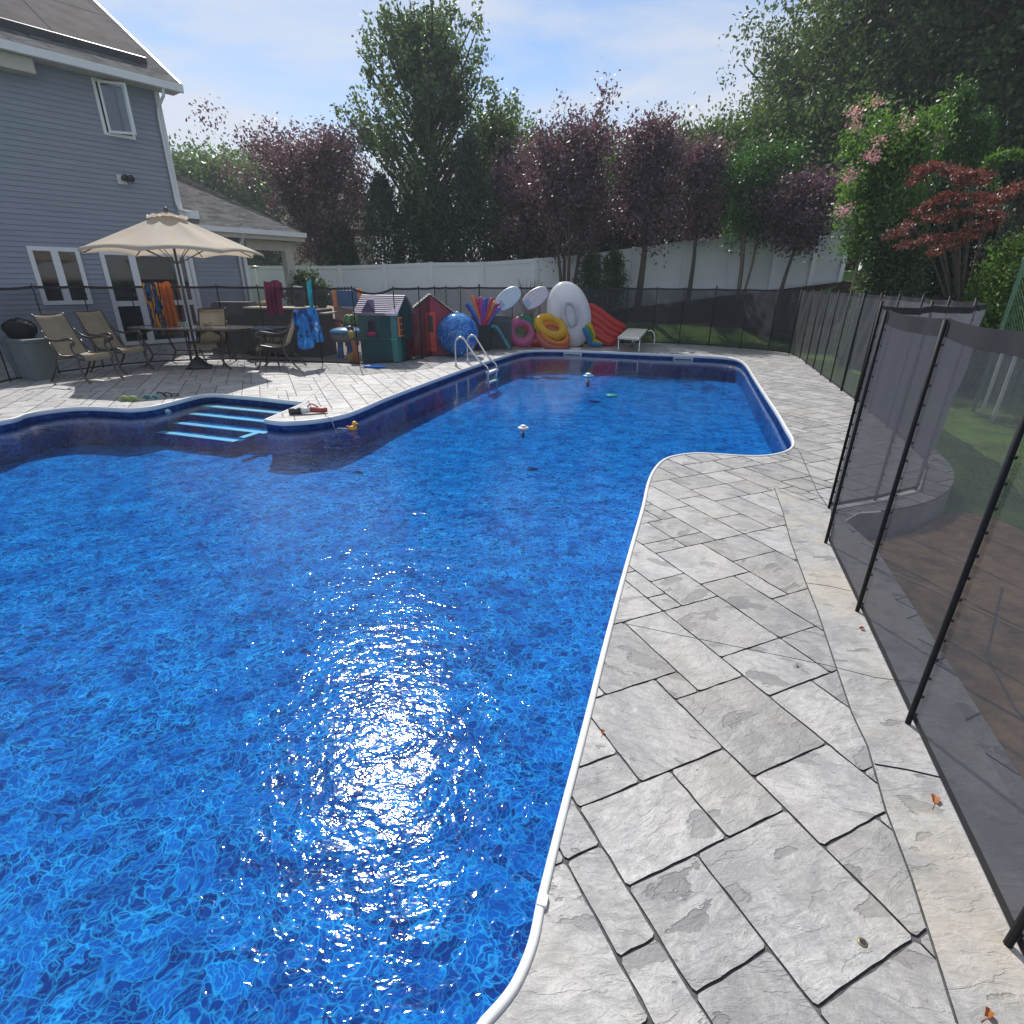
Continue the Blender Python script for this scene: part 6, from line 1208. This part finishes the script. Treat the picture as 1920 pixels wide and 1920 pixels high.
# bare tree
b_ = at_px(1352, 33); bt = thing('bare_tree', 'leafless grey tree standing between plums and oaks', 'tree', b_); bb = MB(); r = random.Random(4); HB = top_h(1352, 205, 33, b_)
def twig(p, d, L_, rad, dep):
    e = p + d * L_; bb.tube([p, p.lerp(e, .5) + Vector((r.uniform(-.04, .04) * L_, 0, 0)), e], [rad, rad * .8, rad * .6], 5, False)
    if dep: 
        for k in range(4 if dep > 1 else 3): twig(p.lerp(e, r.uniform(.5, 1)), (d + Vector((r.uniform(-.6, .6), r.uniform(-.6, .6), r.uniform(-.1, .4)))).normalized(), L_ * r.uniform(.5, .72), rad * .55, dep - 1)
twig(b_, Vector((0, 0, 1)), HB * .5, .12, 5); bb.build('trunk', simple('bark_grey', (0.25, 0.22, 0.2), .9), bt)
# crape myrtle with pink blossoms, right middle
b_ = at_top(1668, 330, 12.5); b_.z = gz(b_.x, b_.y); tr1, cs = tree('myrtle_tree', 'bright green arching crape myrtle with pale pink blossoms', b_, top_h(1690, 205, 12.5, b_), .68, 1.9, F_myrtle, 44, lambda u: math.sin(math.pi * (u * .75 + .2)) ** .5, 35, 22000, .085, .09, 4, M_bark_pale, seed=101, sigma=.15, droop=.4, tips=.7,
    extra=[(W(1598, 205, 12.0), .09), (W(1625, 195, 12.0), .10), (W(1650, 205, 12.1), .12), (W(1640, 235, 12.1), .1), (W(1600, 245, 12), .07), (W(1575, 300, 12), .09), (W(1590, 350, 12), .12), (W(1610, 395, 12), .1), (W(1600, 330, 12), .12), (W(1760, 260, 12.5), .12), (W(1772, 230, 12.5), .07)])
bl_ = [W(u, v, 11.7) for u, v in ((1606, 207), (1603, 212), (1604, 237), (1642, 192), (1596, 325), (1630, 292), (1640, 295), (1593, 335), (1585, 392), (1580, 400), (1650, 265), (1752, 262), (1700, 230))]
leaf_mesh('blossom', [tuple(p) for p in bl_], [.075] * len(bl_), [55] * len(bl_), .045, F_pink, tr1, b_, .8, 0, 1.2, 5)
# cones and cedars
for k, (u, v, Y, R0, mat, lb) in enumerate([(1808, 172, 14.5, .52, F_cedar, 'taller pointed bright green cedar against the oaks'), (1848, 228, 14.2, .42, F_cedar, 'shorter pointed bright green cedar beside the taller one')]):
    b_ = at_top(u, v, Y); conif('cedar_tree', lb, b_, top_h(u, v, Y, b_), R0, mat, 13000, .085, 110 + k, 'pointed cedars', .2, 1.0, .05)
for k, (u, v, Y, R0, zb, lb) in enumerate([(1648, 405, 11.9, .30, 0, 'ivy like drooping evergreen column right of the white fence end'), (1698, 400, 11.6, .32, 0, 'second drooping evergreen column'), (1722, 330, 13.0, .55, 0, 'dark evergreen column behind the red maple, left'), (1778, 370, 12.4, .60, 0, 'dark evergreen behind the red maple, middle'), (1838, 395, 12.0, .55, 0, 'dark evergreen behind the red maple, right')]):
    b_ = at_top(u, 490, Y); conif('evergreen_column', lb, b_, top_h(u, v, Y, b_), R0, F_maple if k < 2 else F_arb, 11000, .08, 120 + k, 'evergreens beside the fence corner', 0, .45, .2, up=-.4)  # first two columns take paler leaves, so they look lit by colour
# japanese maple: layered sprays
b_ = at_px(1820, 9.6); b_.z = gz(b_.x, b_.y); jm = thing('japanese_maple', 'red leaved japanese maple with layered sprays', 'tree', b_); tb_ = MB(); cs, sg = [], []; r = random.Random(9)
fork = b_ + Vector((0, 0, .9)); tb_.tube(crom([b_, b_ + Vector((.03, 0, .5)), fork], 4), .05, 7)
for (u0, v0, u1, v1) in [(1720, 340, 1745, 312), (1745, 310, 1810, 345), (1790, 330, 1850, 340), (1722, 405, 1770, 365), (1780, 372, 1865, 380), (1830, 385, 1870, 410), (1680, 445, 1745, 410), (1690, 462, 1800, 440), (1750, 480, 1840, 430), (1760, 470, 1800, 445), (1820, 425, 1880, 420), (1885, 370, 1925, 350), (1780, 410, 1800, 405)]:
    Yd = 9.6 + r.uniform(-.5, .5); A, B_ = W(u0, v0, Yd), W(u1, v1, Yd + r.uniform(-.3, .3)); tb_.tube(crom([fork, fork.lerp((A + B_) / 2, .6) + Vector((0, 0, .12)), (A + B_) / 2, A], 3), [.022] * 3 + [.014] * 4 + [.008] * 3, 5)
    for k in range(12):
        t = k / 11; p = A.lerp(B_, t) + Vector((r.gauss(0, .03), r.gauss(0, .12), .05 * math.sin(math.pi * t) + r.gauss(0, .02))); cs.append(tuple(p)); sg.append(.055)
tb_.build('trunk', M_bark, jm, True); leaf_mesh('crown', cs, sg, [52] * len(cs), .055, F_jmap, jm, b_, .4, .45, 2.1, 77)
# shrubs
def shrub(label, u, Y, H, R0, mat, leaves, lsize, seed, zoff=0, cat='shrub', group=None, flat=.9):
    b_ = at_px(u, Y); r = np.random.default_rng(seed); t = thing('shrub', label, cat, b_, group); n = max(30, leaves // 30); a = r.random(n) * 6.28; z = r.random(n) ** .8; rad = R0 * np.sqrt(r.random(n)) * np.sqrt(np.clip(1.05 - z ** 2, .05, 1))
    C_ = np.stack([b_.x + rad * np.cos(a), b_.y + rad * np.sin(a), b_.z + z * H * r.uniform(.8, 1.05, n)], 1)
    bb = MB()
    for k in range(7): p = Vector(C_[k * 3]); bb.tube([b_ + Vector((0, 0, -.03)), b_.lerp(p, .5) + Vector((0, 0, .08)), p], [.02, .012, .005], 5)
    bb.build('stem', M_bark, t, True); leaf_mesh('foliage', C_, np.full(n, .09 * max(1, R0)), np.full(n, 30), lsize, mat, t, b_, flat, 0, 2, seed); return t
shrub('dark rounded shrub beside the porch column', 580, 17.5, 1.75, .85, F_shrub, 9000, .10, 201)
shrub('bright small plant at the foot of the porch column', 570, 15.8, .75, .3, F_lime, 1500, .08, 202)
shrub('dark upright shrub between the tall plum and narrow plum, left of two', 1105, 18.8, 2.1, .48, F_shrub, 6000, .08, 203)
shrub('dark upright shrub between the tall plum and narrow plum, right of two', 1148, 18.8, 2.1, .48, F_shrub, 6000, .08, 204)
shrub('low pale green shrub on the mulch below the white fence corner', 1527, 16.6, .60, .42, F_lime, 2200, .08, 205)
shrub('lime tipped hedge plant above the gate leaf', 1640, 12.2, .95, .45, F_lime, 3200, .07, 206)
shrub('clipped green hedge behind the gate leaf', 1760, 11.2, 1.25, .75, F_shrub, 9000, .07, 207)
shrub('light green bush at the right frame edge', 1885, 9.2, 2.25, .62, F_lime, 15000, .065, 208)
shrub('tall light green bush beyond the right frame edge', 1960, 9.6, 2.8, .8, F_myrtle, 15000, .065, 209)
shrub('green shrub filling the gap under the crape myrtle', 1720, 12.8, 1.9, .8, F_shrub, 10000, .08, 210)
# arching spray at upper right
b_ = at_px(1900, 11.5); ar = thing('arching_shrub', 'pale green arching sprays at the right edge above the maple', 'shrub', b_); bb = MB(); cs = []
for q in [[(1890, 480), (1850, 330), (1880, 290), (1925, 292)], [(1890, 480), (1862, 350), (1850, 320), (1862, 312)]]:
    P = crom([W(u, v, 11.5) for u, v in q], 8); P[0] = b_; bb.tube(P, .012, 5); cs += [tuple(p) for p in P[8:]]
bb.build('stem', M_bark, ar); leaf_mesh('foliage', cs, [.06] * len(cs), [40] * len(cs), .09, F_myrtle, ar, b_, .6, .3, 2.6, 31)
# ornamental grass tuft
b_ = at_px(992, 18.7); og = thing('ornamental_grass', 'spiky dark grass tuft before the white fence', 'plant', b_); bb = MB(); r = random.Random(2)
for k in range(46): a, s_ = r.uniform(0, 6.28), r.uniform(.1, .6); e = b_ + Vector((math.cos(a) * s_, math.sin(a) * s_, r.uniform(.9, 1.5))); bb.tube([b_, b_.lerp(e, .6) + Vector((0, 0, .12)), e], [.012, .009, .002], 4, False)
bb.build('blades', F_shrub, og)
# chain link fence at the right edge, green vine climbing it
A, B_ = W(1902, 545, 7.9), W(1990, 545, 7.0); za = gz(A.x, A.y); cf = thing('chain_link_fence', 'green chain link fence at the right frame edge', 'fence', (A.x, A.y, za)); bb = MB()
L_ = (B_ - A).length; A0 = Vector((A.x, A.y, za)); D_ = Vector((B_.x - A.x, B_.y - A.y, 0)).normalized()
for k in range(-30, 34):
    for s_ in (-1, 1):
        x0 = k * .06; pts = [(x0, 0.0), (x0 + s_ * 2.3, 2.3)]; 
        t0, t1 = 0, 1; xa, xb = x0, x0 + s_ * 2.3; lo, hi = 0, L_
        if s_ > 0: ta, tb2 = max(0, (lo - xa) / 2.3), min(1, (hi - xa) / 2.3)
        else: ta, tb2 = max(0, (xa - hi) / 2.3), min(1, (xa - lo) / 2.3)
        if tb2 - ta < .02: continue
        bb.tube([A0 + D_ * (xa + (xb - xa) * ta) + Vector((0, 0, 2.3 * ta)), A0 + D_ * (xa + (xb - xa) * tb2) + Vector((0, 0, 2.3 * tb2))], .0022, 4, False)
bb.build('wire_mesh', simple('wire_green', (0.12, 0.22, 0.15), .5), cf); bb = MB(); bb.tube([A0, A0 + Vector((0, 0, 2.35))], .025, 8); bb.build('post', simple('wire_green', (0.12, 0.22, 0.15), .5), cf)
# low stone wall under the corner shrubs
q = at_px(1600, 15.6); lw_ = MB(); r = random.Random(8)
for k in range(9):
    for j in range(3): lw_.box(q + Vector((-.9 + k * .3 + (.15 if j % 2 else 0), 0, .07 + j * .13)), (.28, .2, .12), Euler((0, 0, r.uniform(-.05, .05))), .02)
tag(lw_.build('retaining_wall', simple('stone_tan', (0.30, 0.24, 0.18), .9, .35, 7, bump=.01), base=q), 'low tan stone retaining wall under the corner shrubs', 'wall')
# thin summer haze over the whole yard
hz_ = MB(); hz_.add([(x, y, z) for x in (-60, 60) for y in (-12, 62) for z in (-6, 26)], [(0, 1, 3, 2), (4, 6, 7, 5), (0, 4, 5, 1), (2, 3, 7, 6), (0, 2, 6, 4), (1, 5, 7, 3)])
m, t, out = new_mat('haze_air'); pv = t.nodes.new('ShaderNodeVolumePrincipled'); pv.inputs['Color'].default_value = (0.80, 0.87, 1, 1); pv.inputs['Density'].default_value = 0.0013; pv.inputs['Anisotropy'].default_value = 0.25
t.links.new(pv.outputs[0], out.inputs['Volume']); ho = hz_.build('haze', m, base=(0, 0, 0)); tag(ho, 'thin bluish summer haze over the yard', 'haze', kind='stuff')
print('tiles', tid, 'deck faces', len(DF))
